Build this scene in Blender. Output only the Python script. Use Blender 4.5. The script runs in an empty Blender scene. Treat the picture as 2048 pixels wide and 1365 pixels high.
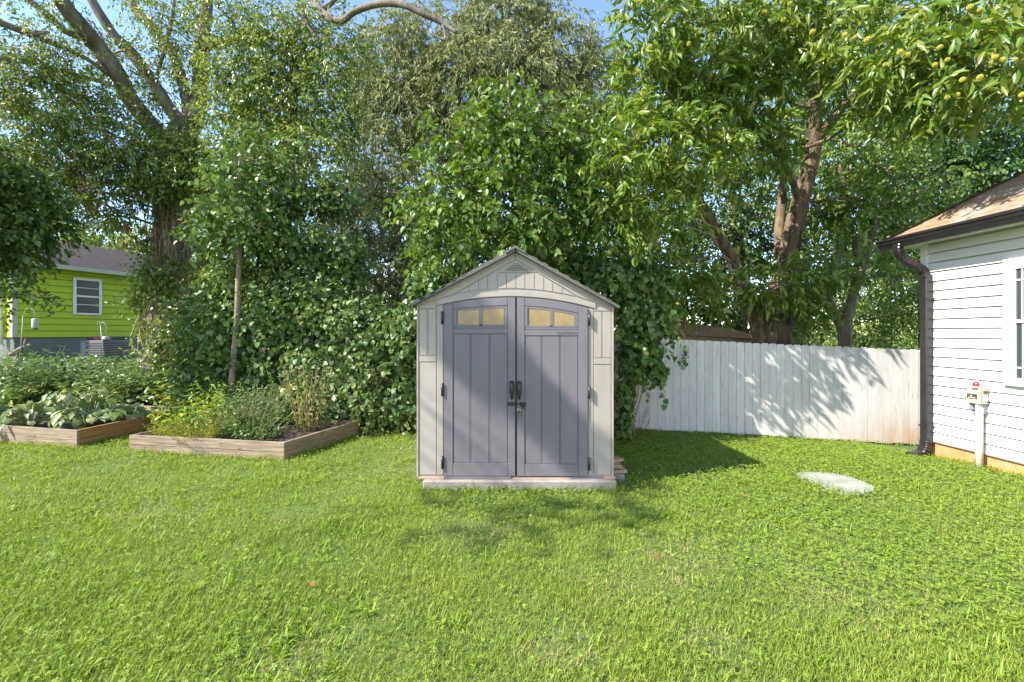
import bpy, bmesh, math, random
import numpy as np
from mathutils import Vector, Matrix, noise

scene = bpy.context.scene
COL = scene.collection
random.seed(7)

# ------------------------------------------------------------------ camera, sky, sun
F = 910.0          # focal length in pixels of the 2048 px wide photograph
HOR = 666.0        # pixel row of the horizon
CAMZ = 1.6
cam_d = bpy.data.cameras.new('camera')
cam_d.sensor_width = 36.0
cam_d.lens = 36.0 * F / 2048.0
cam_d.shift_y = -(682.5 - HOR) / 2048.0
cam_d.clip_start = 0.05
cam_d.clip_end = 3000
cam = bpy.data.objects.new('camera', cam_d)
cam.location = (0, 0, CAMZ)
cam.rotation_euler = (math.radians(90), 0, 0)
COL.objects.link(cam)
scene.camera = cam

SUN_TO = Vector((-1.0, -0.42, 0.95)).normalized()
SUN_EL = math.asin(SUN_TO.z)
SUN_AZ = math.atan2(SUN_TO.x, SUN_TO.y)
sun_d = bpy.data.lights.new('sun', 'SUN')
sun_d.energy = 4.3
sun_d.angle = math.radians(0.5)
sun_d.color = (1.0, 0.95, 0.86)
sun = bpy.data.objects.new('sun', sun_d)
sun.rotation_euler = SUN_TO.to_track_quat('Z', 'Y').to_euler()
sun.location = (-20, -10, 20)
COL.objects.link(sun)

world = bpy.data.worlds.new('World')
scene.world = world
world.use_nodes = True
wn, wl = world.node_tree.nodes, world.node_tree.links
wn.clear()
sky = wn.new('ShaderNodeTexSky')
sky.sky_type = 'NISHITA'
sky.sun_disc = False
sky.sun_elevation = SUN_EL
sky.sun_rotation = SUN_AZ
sky.air_density = 1.0
sky.dust_density = 0.3
sky.ozone_density = 2.5
sky.altitude = 800
tc = wn.new('ShaderNodeTexCoord')
mp = wn.new('ShaderNodeMapping')
mp.inputs['Scale'].default_value = (1.0, 1.0, 1.9)
nz = wn.new('ShaderNodeTexNoise')
nz.inputs['Scale'].default_value = 2.6
nz.inputs['Detail'].default_value = 9
nz.inputs['Roughness'].default_value = 0.58
nz.inputs['Distortion'].default_value = 0.4
cr = wn.new('ShaderNodeValToRGB')
cr.color_ramp.elements[0].position = 0.45
cr.color_ramp.elements[1].position = 0.62
mx = wn.new('ShaderNodeMix')
mx.data_type = 'RGBA'
mx.inputs['B'].default_value = (5.6, 5.6, 5.6, 1)
bg = wn.new('ShaderNodeBackground')
bg.inputs['Strength'].default_value = 0.15
wo = wn.new('ShaderNodeOutputWorld')
wl.new(tc.outputs['Generated'], mp.inputs['Vector'])
wl.new(mp.outputs['Vector'], nz.inputs['Vector'])
sx = wn.new('ShaderNodeSeparateXYZ')
wl.new(tc.outputs['Generated'], sx.inputs[0])
mz = wn.new('ShaderNodeMath')
mz.operation = 'MULTIPLY_ADD'
mz.inputs[1].default_value = -0.20
wl.new(sx.outputs['Z'], mz.inputs[0])
wl.new(nz.outputs['Fac'], mz.inputs[2])
my = wn.new('ShaderNodeMath')
my.operation = 'MULTIPLY_ADD'
my.inputs[1].default_value = -0.09
wl.new(sx.outputs['Y'], my.inputs[0])
wl.new(mz.outputs[0], my.inputs[2])
wl.new(my.outputs[0], cr.inputs['Fac'])
wl.new(cr.outputs['Color'], mx.inputs['Factor'])
wl.new(sky.outputs['Color'], mx.inputs['A'])
wl.new(mx.outputs['Result'], bg.inputs['Color'])
wl.new(bg.outputs['Background'], wo.inputs['Surface'])

scene.view_settings.view_transform = 'Standard'
scene.view_settings.look = 'None'
scene.view_settings.exposure = 1.55
scene.view_settings.gamma = 1.0
scene.cycles.max_bounces = 8
scene.cycles.diffuse_bounces = 4
scene.cycles.transmission_bounces = 6
scene.cycles.use_denoising = True
scene.cycles.use_adaptive_sampling = False

# ------------------------------------------------------------------ helpers
ORIGIN = {}


def at(px, py, Z):
    return Vector(((px - 1024) / F * Z, Z, CAMZ - (py - HOR) / F * Z))


def sstep(a, b, x):
    t = min(1.0, max(0.0, (x - a) / (b - a)))
    return t * t * (3 - 2 * t)


def g(x, y):
    """height of the ground"""
    z = -0.036 * max(0.0, min(x - 1.0, 6.5)) * sstep(5.0, 7.3, y)
    z += 0.55 * sstep(8.6, 13.5, y) * sstep(-3.5, -8.5, x)
    z += 0.012 * (noise.noise((x * 0.9, y * 0.9, 3.1)))
    return z


def on_ground(px, py):
    Z = 5.0
    for _ in range(12):
        x = (px - 1024) / F * Z
        Z = (CAMZ - g(x, Z)) * F / (py - HOR)
    return Vector(((px - 1024) / F * Z, Z, g((px - 1024) / F * Z, Z)))


def tag(o, label=None, cat=None, group=None, kind=None):
    if label: o['label'] = label
    if cat: o['category'] = cat
    if group: o['group'] = group
    if kind: o['kind'] = kind
    return o


def thing(name, label, cat, loc, group=None):
    o = bpy.data.objects.new(name, None)
    o.empty_display_size = 0.1
    o.location = loc
    COL.objects.link(o)
    ORIGIN[o] = Vector(loc)
    return tag(o, label, cat, group)


def link_mesh(me, name, mats, parent=None, loc=(0, 0, 0)):
    """me holds world coordinates already shifted by the origin of its thing"""
    o = bpy.data.objects.new(name, me)
    COL.objects.link(o)
    for m in (mats if isinstance(mats, (list, tuple)) else [mats]):
        me.materials.append(m)
    if parent is not None:
        o.parent = parent
        ORIGIN[o] = ORIGIN[parent]
    else:
        o.location = loc
        ORIGIN[o] = Vector(loc)
    return o


class MB:
    """collects shapes in world coordinates, builds one mesh object"""

    def __init__(s):
        s.bm = bmesh.new()
        s.mi = 0

    def _f(s, vs, smooth=False):
        try:
            f = s.bm.faces.new(vs)
            f.material_index = s.mi
            f.smooth = smooth
            return f
        except ValueError:
            return None

    def hexa(s, p, bevel=0.0):
        """8 points: bottom 4 ccw, top 4 ccw"""
        v = [s.bm.verts.new(q) for q in p]
        fs = [s._f([v[3], v[2], v[1], v[0]]), s._f([v[4], v[5], v[6], v[7]])]
        for i in range(4):
            j = (i + 1) % 4
            fs.append(s._f([v[i], v[j], v[4 + j], v[4 + i]]))
        if bevel > 0:
            es = list({e for f in fs if f for e in f.edges})
            r = bmesh.ops.bevel(s.bm, geom=es, offset=bevel, segments=1, affect='EDGES', profile=0.5)
            for f in r['faces']: f.material_index = s.mi
        return s

    def box(s, c, size, rz=0.0, bevel=0.0, rot=None):
        hx, hy, hz = size[0] / 2, size[1] / 2, size[2] / 2
        M = rot if rot is not None else Matrix.Rotation(rz, 3, 'Z')
        c = Vector(c)
        pts = [(-hx, -hy, -hz), (hx, -hy, -hz), (hx, hy, -hz), (-hx, hy, -hz),
               (-hx, -hy, hz), (hx, -hy, hz), (hx, hy, hz), (-hx, hy, hz)]
        return s.hexa([c + M @ Vector(q) for q in pts], bevel)

    def prism(s, poly, fa, fb, bevel=0.0):
        """poly: 2-D points; fa, fb map a 2-D point to the two end faces"""
        a = [s.bm.verts.new(fa(*q)) for q in poly]
        b = [s.bm.verts.new(fb(*q)) for q in poly]
        fs = [s._f(a), s._f(list(reversed(b)))]
        n = len(poly)
        for i in range(n):
            j = (i + 1) % n
            fs.append(s._f([a[j], a[i], b[i], b[j]]))
        if bevel > 0:
            es = list({e for f in fs if f for e in f.edges})
            r = bmesh.ops.bevel(s.bm, geom=es, offset=bevel, segments=1, affect='EDGES', profile=0.5)
            for f in r['faces']: f.material_index = s.mi
        return s

    def tube(s, path, radii, n=8, cap=True, jit=0.0, rng=None, flat=None):
        path = [Vector(p) for p in path]
        if not isinstance(radii, (list, tuple)): radii = [radii] * len(path)
        rings = []
        up = None
        for i, p in enumerate(path):
            t = (path[min(i + 1, len(path) - 1)] - path[max(i - 1, 0)])
            if t.length < 1e-9: t = Vector((0, 0, 1))
            t.normalize()
            if up is None:
                up = Vector((0, 1, 0)) if abs(t.y) < 0.9 else Vector((1, 0, 0))
            up = (up - t * up.dot(t))
            if up.length < 1e-6: up = t.orthogonal()
            up.normalize()
            sd = t.cross(up)
            ring = []
            for k in range(n):
                a = 2 * math.pi * k / n
                r = radii[i]
                if jit: r *= 1 + jit * noise.noise((math.cos(a) * 1.7 + p.x * 3, math.sin(a) * 1.7 + p.y * 3, p.z * 2.2))
                ca, sa = math.cos(a), math.sin(a)
                if flat: ca *= flat
                ring.append(s.bm.verts.new(p + (up * ca + sd * sa) * r))
            rings.append(ring)
        for i in range(len(rings) - 1):
            for k in range(n):
                j = (k + 1) % n
                s._f([rings[i][k], rings[i][j], rings[i + 1][j], rings[i + 1][k]], True)
        if cap:
            s._f(list(reversed(rings[0])))
            s._f(rings[-1])
        return s

    def lathe(s, c, prof, n=20):
        c = Vector(c)
        rings = []
        for r, z in prof:
            rings.append([s.bm.verts.new(c + Vector((r * math.cos(2 * math.pi * k / n), r * math.sin(2 * math.pi * k / n), z))) for k in range(n)])
        for i in range(len(rings) - 1):
            for k in range(n):
                j = (k + 1) % n
                s._f([rings[i][k], rings[i][j], rings[i + 1][j], rings[i + 1][k]], True)
        s._f(list(reversed(rings[0])))
        s._f(rings[-1])
        return s

    def face(s, pts, smooth=False):
        s._f([s.bm.verts.new(p) for p in pts], smooth)
        return s

    def build(s, name, mats, parent=None, loc=None, recalc=True):
        if recalc: bmesh.ops.recalc_face_normals(s.bm, faces=s.bm.faces)
        if parent is not None: off = ORIGIN[parent]
        else:
            off = Vector(loc) if loc is not None else Vector((0, 0, 0))
        bmesh.ops.translate(s.bm, verts=s.bm.verts, vec=-off)
        me = bpy.data.meshes.new(name)
        s.bm.to_mesh(me)
        s.bm.free()
        return link_mesh(me, name, mats, parent, off)


def smooth_path(pts, sub=5):
    """Catmull-Rom through rows of numbers"""
    P = [np.array(p, float) for p in pts]
    P = [2 * P[0] - P[1]] + P + [2 * P[-1] - P[-2]]
    out = []
    for i in range(1, len(P) - 2):
        for k in range(sub):
            t = k / sub
            a, b, c, d = P[i - 1], P[i], P[i + 1], P[i + 2]
            out.append(0.5 * ((2 * b) + (-a + c) * t + (2 * a - 5 * b + 4 * c - d) * t * t + (-a + 3 * b - 3 * c + d) * t ** 3))
    out.append(P[-2])
    return out


# ------------------------------------------------------------------ materials
def nodes_of(name):
    m = bpy.data.materials.new(name)
    m.use_nodes = True
    nt = m.node_tree
    nt.nodes.clear()
    out = nt.nodes.new('ShaderNodeOutputMaterial')
    b = nt.nodes.new('ShaderNodeBsdfPrincipled')
    nt.links.new(b.outputs[0], out.inputs[0])
    return m, nt, b, out


def ramp(nt, stops):
    r = nt.nodes.new('ShaderNodeValToRGB')
    e = r.color_ramp.elements
    while len(e) < len(stops): e.new(0.5)
    for k, (p, c) in enumerate(stops):
        e[k].position = p
        e[k].color = (*c, 1)
    return r


def noise_node(nt, scale, detail=4, rough=0.55, stretch=(1, 1, 1), coord='Object', rot=(0, 0, 0)):
    t = nt.nodes.new('ShaderNodeTexCoord')
    mpn = nt.nodes.new('ShaderNodeMapping')
    mpn.inputs['Scale'].default_value = stretch
    mpn.inputs['Rotation'].default_value = rot
    n = nt.nodes.new('ShaderNodeTexNoise')
    n.inputs['Scale'].default_value = scale
    n.inputs['Detail'].default_value = detail
    n.inputs['Roughness'].default_value = rough
    nt.links.new(t.outputs[coord], mpn.inputs[0])
    nt.links.new(mpn.outputs[0], n.inputs['Vector'])
    return n


def surf(name, c1, c2, scale=6, stretch=(1, 1, 1), rough=0.6, bump=0.0, bscale=None, bstretch=None, lo=0.35, hi=0.65, metal=0.0, spec=0.5,
         speck=None, bdist=0.01):
    m, nt, b, out = nodes_of(name)
    n = noise_node(nt, scale, 6, 0.6, stretch)
    r = ramp(nt, [(lo, c1), (hi, c2)])
    nt.links.new(n.outputs['Fac'], r.inputs[0])
    col = r.outputs[0]
    if speck:
        n3 = noise_node(nt, speck[0], 3, 0.6)
        r3 = ramp(nt, [(speck[1], (0, 0, 0)), (speck[1] + 0.08, (1, 1, 1))])
        nt.links.new(n3.outputs['Fac'], r3.inputs[0])
        mm = nt.nodes.new('ShaderNodeMix')
        mm.data_type = 'RGBA'
        nt.links.new(r3.outputs[0], mm.inputs['Factor'])
        nt.links.new(col, mm.inputs['A'])
        mm.inputs['B'].default_value = (*speck[2], 1)
        col = mm.outputs['Result']
    nt.links.new(col, b.inputs['Base Color'])
    b.inputs['Roughness'].default_value = rough
    b.inputs['Metallic'].default_value = metal
    b.inputs['Specular IOR Level'].default_value = spec
    if bump:
        n2 = noise_node(nt, bscale or scale, 5, 0.6, bstretch or stretch)
        bp = nt.nodes.new('ShaderNodeBump')
        bp.inputs['Strength'].default_value = bump
        bp.inputs['Distance'].default_value = bdist
        nt.links.new(n2.outputs['Fac'], bp.inputs['Height'])
        nt.links.new(bp.outputs[0], b.inputs['Normal'])
    return m


def leafmat(name, cols, transl=0.35, rough=0.42, spec=0.5, patch=None, tcol=1.25, gain=(1.45, 1.35, 1.15)):
    """leaf colour picked per leaf among cols; light passes through the blade"""
    m, nt, b, out = nodes_of(name)
    geo = nt.nodes.new('ShaderNodeNewGeometry')
    cols = [tuple(c * k for c, k in zip(q, gain)) for q in cols]
    n = len(cols)
    r = ramp(nt, [((i + 0.0) / max(1, n - 1), c) for i, c in enumerate(cols)])
    nt.links.new(geo.outputs['Random Per Island'], r.inputs[0])
    col = r.outputs[0]
    if patch:
        nn = noise_node(nt, patch[0], 3, 0.5)
        rr = ramp(nt, [(0.42, (0, 0, 0)), (0.62, (1, 1, 1))])
        nt.links.new(nn.outputs['Fac'], rr.inputs[0])
        mm = nt.nodes.new('ShaderNodeMix')
        mm.data_type = 'RGBA'
        mm.blend_type = 'MULTIPLY'
        nt.links.new(rr.outputs[0], mm.inputs['Factor'])
        nt.links.new(col, mm.inputs['A'])
        mm.inputs['B'].default_value = (*patch[1], 1)
        col = mm.outputs['Result']
    nt.links.new(col, b.inputs['Base Color'])
    b.inputs['Roughness'].default_value = rough
    b.inputs['Specular IOR Level'].default_value = spec
    tr = nt.nodes.new('ShaderNodeBsdfTranslucent')
    hs = nt.nodes.new('ShaderNodeHueSaturation')
    hs.inputs['Hue'].default_value = 0.485
    hs.inputs['Saturation'].default_value = 1.1
    hs.inputs['Value'].default_value = tcol
    nt.links.new(col, hs.inputs['Color'])
    nt.links.new(hs.outputs[0], tr.inputs['Color'])
    mix = nt.nodes.new('ShaderNodeMixShader')
    mix.inputs[0].default_value = transl
    nt.links.new(b.outputs[0], mix.inputs[1])
    nt.links.new(tr.outputs[0], mix.inputs[2])
    nt.links.new(mix.outputs[0], out.inputs[0])
    return m


def bark(name, c1, c2, sc=9.0, bump=0.9, dist=0.03, tilt=0.0):
    m, nt, b, out = nodes_of(name)
    n = noise_node(nt, sc, 6, 0.65, (1, 1, 0.16), rot=(0, tilt, 0))
    n2 = noise_node(nt, 2.2, 3, 0.5)
    r = ramp(nt, [(0.36, c1), (0.64, c2)])
    ad = nt.nodes.new('ShaderNodeMath')
    ad.operation = 'MULTIPLY_ADD'
    ad.inputs[1].default_value = 0.3
    nt.links.new(n2.outputs['Fac'], ad.inputs[0])
    mu = nt.nodes.new('ShaderNodeMath')
    mu.operation = 'MULTIPLY'
    mu.inputs[1].default_value = 0.7
    nt.links.new(n.outputs['Fac'], mu.inputs[0])
    nt.links.new(mu.outputs[0], ad.inputs[2])
    nt.links.new(ad.outputs[0], r.inputs[0])
    nt.links.new(r.outputs[0], b.inputs['Base Color'])
    b.inputs['Roughness'].default_value = 0.9
    b.inputs['Specular IOR Level'].default_value = 0.2
    bp = nt.nodes.new('ShaderNodeBump')
    bp.inputs['Strength'].default_value = bump
    bp.inputs['Distance'].default_value = dist
    nt.links.new(n.outputs['Fac'], bp.inputs['Height'])
    nt.links.new(bp.outputs[0], b.inputs['Normal'])
    return m


def glassmat(name, col, rough=0.05, spec=1.0):
    m, nt, b, out = nodes_of(name)
    n = noise_node(nt, 1.5, 2, 0.5)
    r = ramp(nt, [(0.3, tuple(c * 0.8 for c in col)), (0.7, col)])
    nt.links.new(n.outputs['Fac'], r.inputs[0])
    nt.links.new(r.outputs[0], b.inputs['Base Color'])
    b.inputs['Roughness'].default_value = rough
    b.inputs['Specular IOR Level'].default_value = spec
    return m


M = {}
M['resin'] = surf('beige_resin', (0.31, 0.272, 0.243), (0.36, 0.317, 0.284), 3, (1, 1, 0.4), 0.5, 0.35, 55, (1, 1, 0.06), bdist=0.003)
M['door_resin'] = surf('grey_resin', (0.142, 0.126, 0.143), (0.170, 0.151, 0.170), 3, (1, 1, 0.4), 0.48, 0.45, 55, (1, 1, 0.06), bdist=0.003)
M['roof_resin'] = surf('dark_roof_resin', (0.09, 0.083, 0.08), (0.13, 0.12, 0.115), 8, (1, 1, 1), 0.6, 0.3, 30)
M['yellow_pane'] = surf('amber_pane', (0.20, 0.135, 0.045), (0.32, 0.225, 0.085), 3.2, (1, 1, 1), 0.18, 0, spec=0.8)
M['black_metal'] = surf('black_metal', (0.012, 0.012, 0.014), (0.03, 0.03, 0.034), 10, rough=0.35, spec=0.6)
M['black_gutter'] = surf('black_gutter_paint', (0.014, 0.012, 0.013), (0.026, 0.023, 0.024), 3, rough=0.28, spec=0.6)
M['steel'] = surf('lock_steel', (0.45, 0.43, 0.36), (0.62, 0.60, 0.52), 20, rough=0.3, metal=0.9)
M['brass'] = surf('lock_body', (0.10, 0.09, 0.07), (0.30, 0.28, 0.22), 30, rough=0.35, metal=0.8)
M['concrete'] = surf('concrete', (0.17, 0.15, 0.13), (0.31, 0.275, 0.24), 4, rough=0.9, bump=0.5, bscale=40, speck=(22, 0.62, (0.26, 0.22, 0.18)))
M['slate'] = surf('pale_stone', (0.20, 0.205, 0.175), (0.32, 0.32, 0.285), 5, rough=0.85, bump=0.3, bscale=30, speck=(12, 0.62, (0.28, 0.28, 0.22)))
M['wood_grey'] = surf('weathered_wood', (0.155, 0.110, 0.070), (0.31, 0.238, 0.165), 5, (0.5, 0.5, 7), 0.85, 0.6, 8, (0.5, 0.5, 9), speck=(6, 0.60, (0.13, 0.095, 0.065)))
M['wood_warm'] = surf('warm_wood', (0.26, 0.125, 0.035), (0.40, 0.21, 0.075), 5, (0.5, 0.5, 7), 0.8, 0.5, 8, (0.5, 0.5, 9))
M['wood_tan'] = surf('tan_wood', (0.28, 0.185, 0.115), (0.43, 0.31, 0.215), 6, (0.6, 0.6, 5), 0.85, 0.5, 8, (0.6, 0.6, 7))
M['soil'] = surf('soil', (0.035, 0.025, 0.016), (0.09, 0.06, 0.04), 9, rough=0.95, bump=1.0, bscale=22)
M['white_vinyl'] = surf('white_vinyl', (0.57, 0.56, 0.545), (0.62, 0.61, 0.595), 2, (1, 1, 0.5), 0.45, spec=0.4)
M['cream_trim'] = surf('cream_trim', (0.40, 0.385, 0.31), (0.48, 0.46, 0.38), 3, rough=0.6)
M['white_trim'] = surf('white_trim', (0.68, 0.67, 0.655), (0.73, 0.72, 0.71), 3, rough=0.4)
M['stucco'] = surf('orange_stucco', (0.42, 0.185, 0.065), (0.52, 0.26, 0.11), 4, rough=0.9, bump=0.5, bscale=60, speck=(3, 0.66, (0.52, 0.38, 0.24)))
M['window_glass'] = glassmat('window_glass', (0.055, 0.065, 0.07))
M['dark_glass'] = glassmat('dark_glass', (0.030, 0.026, 0.025), 0.2, 0.3)
M['curtain'] = surf('pale_curtain', (0.45, 0.45, 0.43), (0.6, 0.6, 0.58), 4, (6, 6, 0.2), 0.9)
M['green_paint'] = surf('lime_paint', (0.38, 0.47, 0.004), (0.43, 0.52, 0.008), 1.6, (1, 1, 1), 0.6)
M['grey_paint'] = surf('grey_block_paint', (0.125, 0.14, 0.13), (0.17, 0.185, 0.17), 2.5, rough=0.85, bump=0.3, bscale=30)
M['shingle_purple'] = surf('purple_shingle', (0.036, 0.028, 0.025), (0.082, 0.066, 0.060), 14, (1, 1, 3), 0.9, 0.5, 30, spec=0.08)
M['ac_metal'] = surf('ac_metal', (0.17, 0.17, 0.19), (0.24, 0.24, 0.265), 4, rough=0.5)
M['ac_dark'] = surf('ac_grille', (0.03, 0.022, 0.022), (0.06, 0.045, 0.042), 10, rough=0.6)
M['white_plastic'] = surf('white_plastic', (0.6, 0.6, 0.58), (0.75, 0.75, 0.73), 8, rough=0.4)
M['terracotta'] = surf('terracotta', (0.23, 0.10, 0.065), (0.33, 0.15, 0.10), 9, rough=0.85)
M['box_plastic'] = surf('beige_box_plastic', (0.34, 0.325, 0.265), (0.40, 0.38, 0.315), 6, rough=0.5)
M['pvc'] = surf('pvc', (0.46, 0.41, 0.34), (0.60, 0.55, 0.48), 5, (1, 1, 0.5), 0.5)
M['red_lens'] = surf('red_lens', (0.42, 0.006, 0.02), (0.52, 0.01, 0.035), 20, rough=0.15, spec=0.8)
M['label_dark'] = surf('dark_label', (0.05, 0.035, 0.03), (0.08, 0.06, 0.05), 30, rough=0.5)
M['label_light'] = surf('light_label', (0.6, 0.58, 0.5), (0.7, 0.68, 0.6), 30, rough=0.5)

# fence paint: white with red clay splashed up the foot of the boards at the low end
def fence_mat():
    m, nt, b, out = nodes_of('whitewashed_boards')
    n = noise_node(nt, 4, 6, 0.6, (3, 3, 0.35))
    r = ramp(nt, [(0.3, (0.52, 0.505, 0.495)), (0.7, (0.63, 0.615, 0.605))])
    nt.links.new(n.outputs['Fac'], r.inputs[0])
    geo = nt.nodes.new('ShaderNodeNewGeometry')
    ri = ramp(nt, [(0, (0.88, 0.88, 0.88)), (1, (1, 1, 1))])
    nt.links.new(geo.outputs['Random Per Island'], ri.inputs[0])
    mu = nt.nodes.new('ShaderNodeMix'); mu.data_type = 'RGBA'; mu.blend_type = 'MULTIPLY'
    mu.inputs['Factor'].default_value = 1
    nt.links.new(r.outputs[0], mu.inputs['A']); nt.links.new(ri.outputs[0], mu.inputs['B'])
    nk = noise_node(nt, 26, 4, 0.7, (1, 1, 0.18))
    rk = ramp(nt, [(0.30, (0.72, 0.70, 0.67)), (0.44, (1, 1, 1))])
    nt.links.new(nk.outputs['Fac'], rk.inputs[0])
    mk = nt.nodes.new('ShaderNodeMix'); mk.data_type = 'RGBA'; mk.blend_type = 'MULTIPLY'
    mk.inputs['Factor'].default_value = 1
    nt.links.new(mu.outputs['Result'], mk.inputs['A']); nt.links.new(rk.outputs[0], mk.inputs['B'])
    mu = mk
    # clay stain
    tcn = nt.nodes.new('ShaderNodeTexCoord')
    sp = nt.nodes.new('ShaderNodeSeparateXYZ')
    nt.links.new(tcn.outputs['Object'], sp.inputs[0])
    a = nt.nodes.new('ShaderNodeMapRange'); a.interpolation_type = 'SMOOTHSTEP'
    a.inputs['From Min'].default_value = 0.62; a.inputs['From Max'].default_value = -0.22
    nt.links.new(sp.outputs['Z'], a.inputs['Value'])
    c = nt.nodes.new('ShaderNodeMapRange'); c.interpolation_type = 'SMOOTHSTEP'
    c.inputs['From Min'].default_value = 0.6; c.inputs['From Max'].default_value = 3.3
    nt.links.new(sp.outputs['X'], c.inputs['Value'])
    n2 = noise_node(nt, 3, 4, 0.6, (2.5, 1, 0.8))
    k1 = nt.nodes.new('ShaderNodeMath'); k1.operation = 'MULTIPLY'
    nt.links.new(a.outputs[0], k1.inputs[0]); nt.links.new(c.outputs[0], k1.inputs[1])
    k2 = nt.nodes.new('ShaderNodeMath'); k2.operation = 'MULTIPLY'; k2.use_clamp = True
    k3 = nt.nodes.new('ShaderNodeMath'); k3.operation = 'MULTIPLY'; k3.inputs[1].default_value = 1.7
    nt.links.new(n2.outputs['Fac'], k3.inputs[0])
    nt.links.new(k1.outputs[0], k2.inputs[0]); nt.links.new(k3.outputs[0], k2.inputs[1])
    mm = nt.nodes.new('ShaderNodeMix'); mm.data_type = 'RGBA'
    nt.links.new(k2.outputs[0], mm.inputs['Factor'])
    nt.links.new(mu.outputs['Result'], mm.inputs['A'])
    mm.inputs['B'].default_value = (0.42, 0.24, 0.13, 1)
    nt.links.new(mm.outputs['Result'], b.inputs['Base Color'])
    b.inputs['Roughness'].default_value = 0.75
    bp = nt.nodes.new('ShaderNodeBump'); bp.inputs['Strength'].default_value = 0.4; bp.inputs['Distance'].default_value = 0.004
    nt.links.new(n.outputs['Fac'], bp.inputs['Height']); nt.links.new(bp.outputs[0], b.inputs['Normal'])
    return m


M['fence'] = fence_mat()


def shingle_mat():
    """tan shingles, rows across the slope, brown needle litter in drifts"""
    m, nt, b, out = nodes_of('shingles_with_needles')
    n = noise_node(nt, 9, 5, 0.6, (1, 1, 1))
    r = ramp(nt, [(0.3, (0.24, 0.20, 0.165)), (0.7, (0.37, 0.325, 0.275))])
    nt.links.new(n.outputs['Fac'], r.inputs[0])
    n2 = noise_node(nt, 1.6, 6, 0.65, (1, 1, 1))
    n3 = noise_node(nt, 45, 3, 0.7, (1, 0.35, 1), rot=(0, 0, 0.5))
    ad = nt.nodes.new('ShaderNodeMath'); ad.operation = 'MULTIPLY_ADD'; ad.inputs[1].default_value = 0.6
    nt.links.new(n3.outputs['Fac'], ad.inputs[0]); nt.links.new(n2.outputs['Fac'], ad.inputs[2])
    rr = ramp(nt, [(0.68, (0, 0, 0)), (0.82, (1, 1, 1))])
    nt.links.new(ad.outputs[0], rr.inputs[0])
    mm = nt.nodes.new('ShaderNodeMix'); mm.data_type = 'RGBA'
    nt.links.new(rr.outputs[0], mm.inputs['Factor'])
    nt.links.new(r.outputs[0], mm.inputs['A'])
    mm.inputs['B'].default_value = (0.25, 0.165, 0.095, 1)
    nt.links.new(mm.outputs['Result'], b.inputs['Base Color'])
    b.inputs['Roughness'].default_value = 0.95
    bp = nt.nodes.new('ShaderNodeBump'); bp.inputs['Strength'].default_value = 0.8; bp.inputs['Distance'].default_value = 0.02
    nt.links.new(n3.outputs['Fac'], bp.inputs['Height']); nt.links.new(bp.outputs[0], b.inputs['Normal'])
    return m


M['shingle_tan'] = shingle_mat()

# barks and leaves
M['bark_oak'] = bark('oak_bark', (0.085, 0.068, 0.056), (0.255, 0.215, 0.18), 7)
M['bark_chestnut'] = bark('chestnut_bark', (0.035, 0.024, 0.016), (0.26, 0.19, 0.118), 12, 1.0, 0.06, 0.12)
M['bark_small'] = bark('small_tree_bark', (0.11, 0.085, 0.065), (0.36, 0.28, 0.21), 14, 0.6, 0.012)
M['bark_dark'] = bark('dark_bark', (0.05, 0.04, 0.034), (0.16, 0.13, 0.11), 10, 0.7, 0.02)
M['stem'] = surf('green_stem', (0.10, 0.15, 0.04), (0.18, 0.22, 0.07), 9, rough=0.6)
M['dry_stem'] = surf('dry_stem', (0.22, 0.16, 0.09), (0.36, 0.27, 0.16), 9, rough=0.85)
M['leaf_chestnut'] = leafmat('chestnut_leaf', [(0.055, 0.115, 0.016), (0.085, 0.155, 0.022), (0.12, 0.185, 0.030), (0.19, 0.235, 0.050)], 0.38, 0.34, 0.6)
M['leaf_oak'] = leafmat('oak_leaf', [(0.050, 0.095, 0.022), (0.085, 0.145, 0.030), (0.135, 0.19, 0.044), (0.22, 0.25, 0.085)], 0.38, 0.36, 0.6)
M['leaf_oak_rust'] = leafmat('rusty_leaf', [(0.16, 0.06, 0.035), (0.22, 0.10, 0.05), (0.14, 0.10, 0.05)], 0.3)
M['leaf_grey'] = leafmat('grey_leaf', [(0.080, 0.112, 0.040), (0.120, 0.158, 0.056), (0.17, 0.20, 0.085), (0.25, 0.26, 0.14)], 0.30, 0.5, 0.35)
M['leaf_mulberry'] = leafmat('mulberry_leaf', [(0.040, 0.085, 0.016), (0.060, 0.115, 0.020), (0.085, 0.145, 0.024), (0.13, 0.19, 0.034)], 0.34)
M['leaf_vine'] = leafmat('vine_leaf', [(0.038, 0.085, 0.022), (0.056, 0.115, 0.028), (0.080, 0.145, 0.036), (0.135, 0.19, 0.065)], 0.30, 0.45, 0.5)
M['leaf_vine_sunlit_tint'] = leafmat('sunlit_tint_vine_leaf', [(0.045, 0.095, 0.026), (0.080, 0.140, 0.040), (0.13, 0.19, 0.070), (0.22, 0.26, 0.13)], 0.32, 0.42, 0.5)  # lighter, whiter copy of the vine leaf; sunlight put into its colour
M['leaf_dark'] = leafmat('dark_leaf', [(0.034, 0.068, 0.018), (0.058, 0.102, 0.024), (0.10, 0.15, 0.036)], 0.36)
M['leaf_teal'] = leafmat('maple_leaf', [(0.028, 0.075, 0.022), (0.045, 0.105, 0.030), (0.070, 0.135, 0.040)], 0.34)
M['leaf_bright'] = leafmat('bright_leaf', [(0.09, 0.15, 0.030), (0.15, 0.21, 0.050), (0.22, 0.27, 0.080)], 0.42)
M['leaf_mid'] = leafmat('mid_leaf', [(0.055, 0.105, 0.022), (0.085, 0.14, 0.030), (0.13, 0.18, 0.050)], 0.38)
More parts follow.
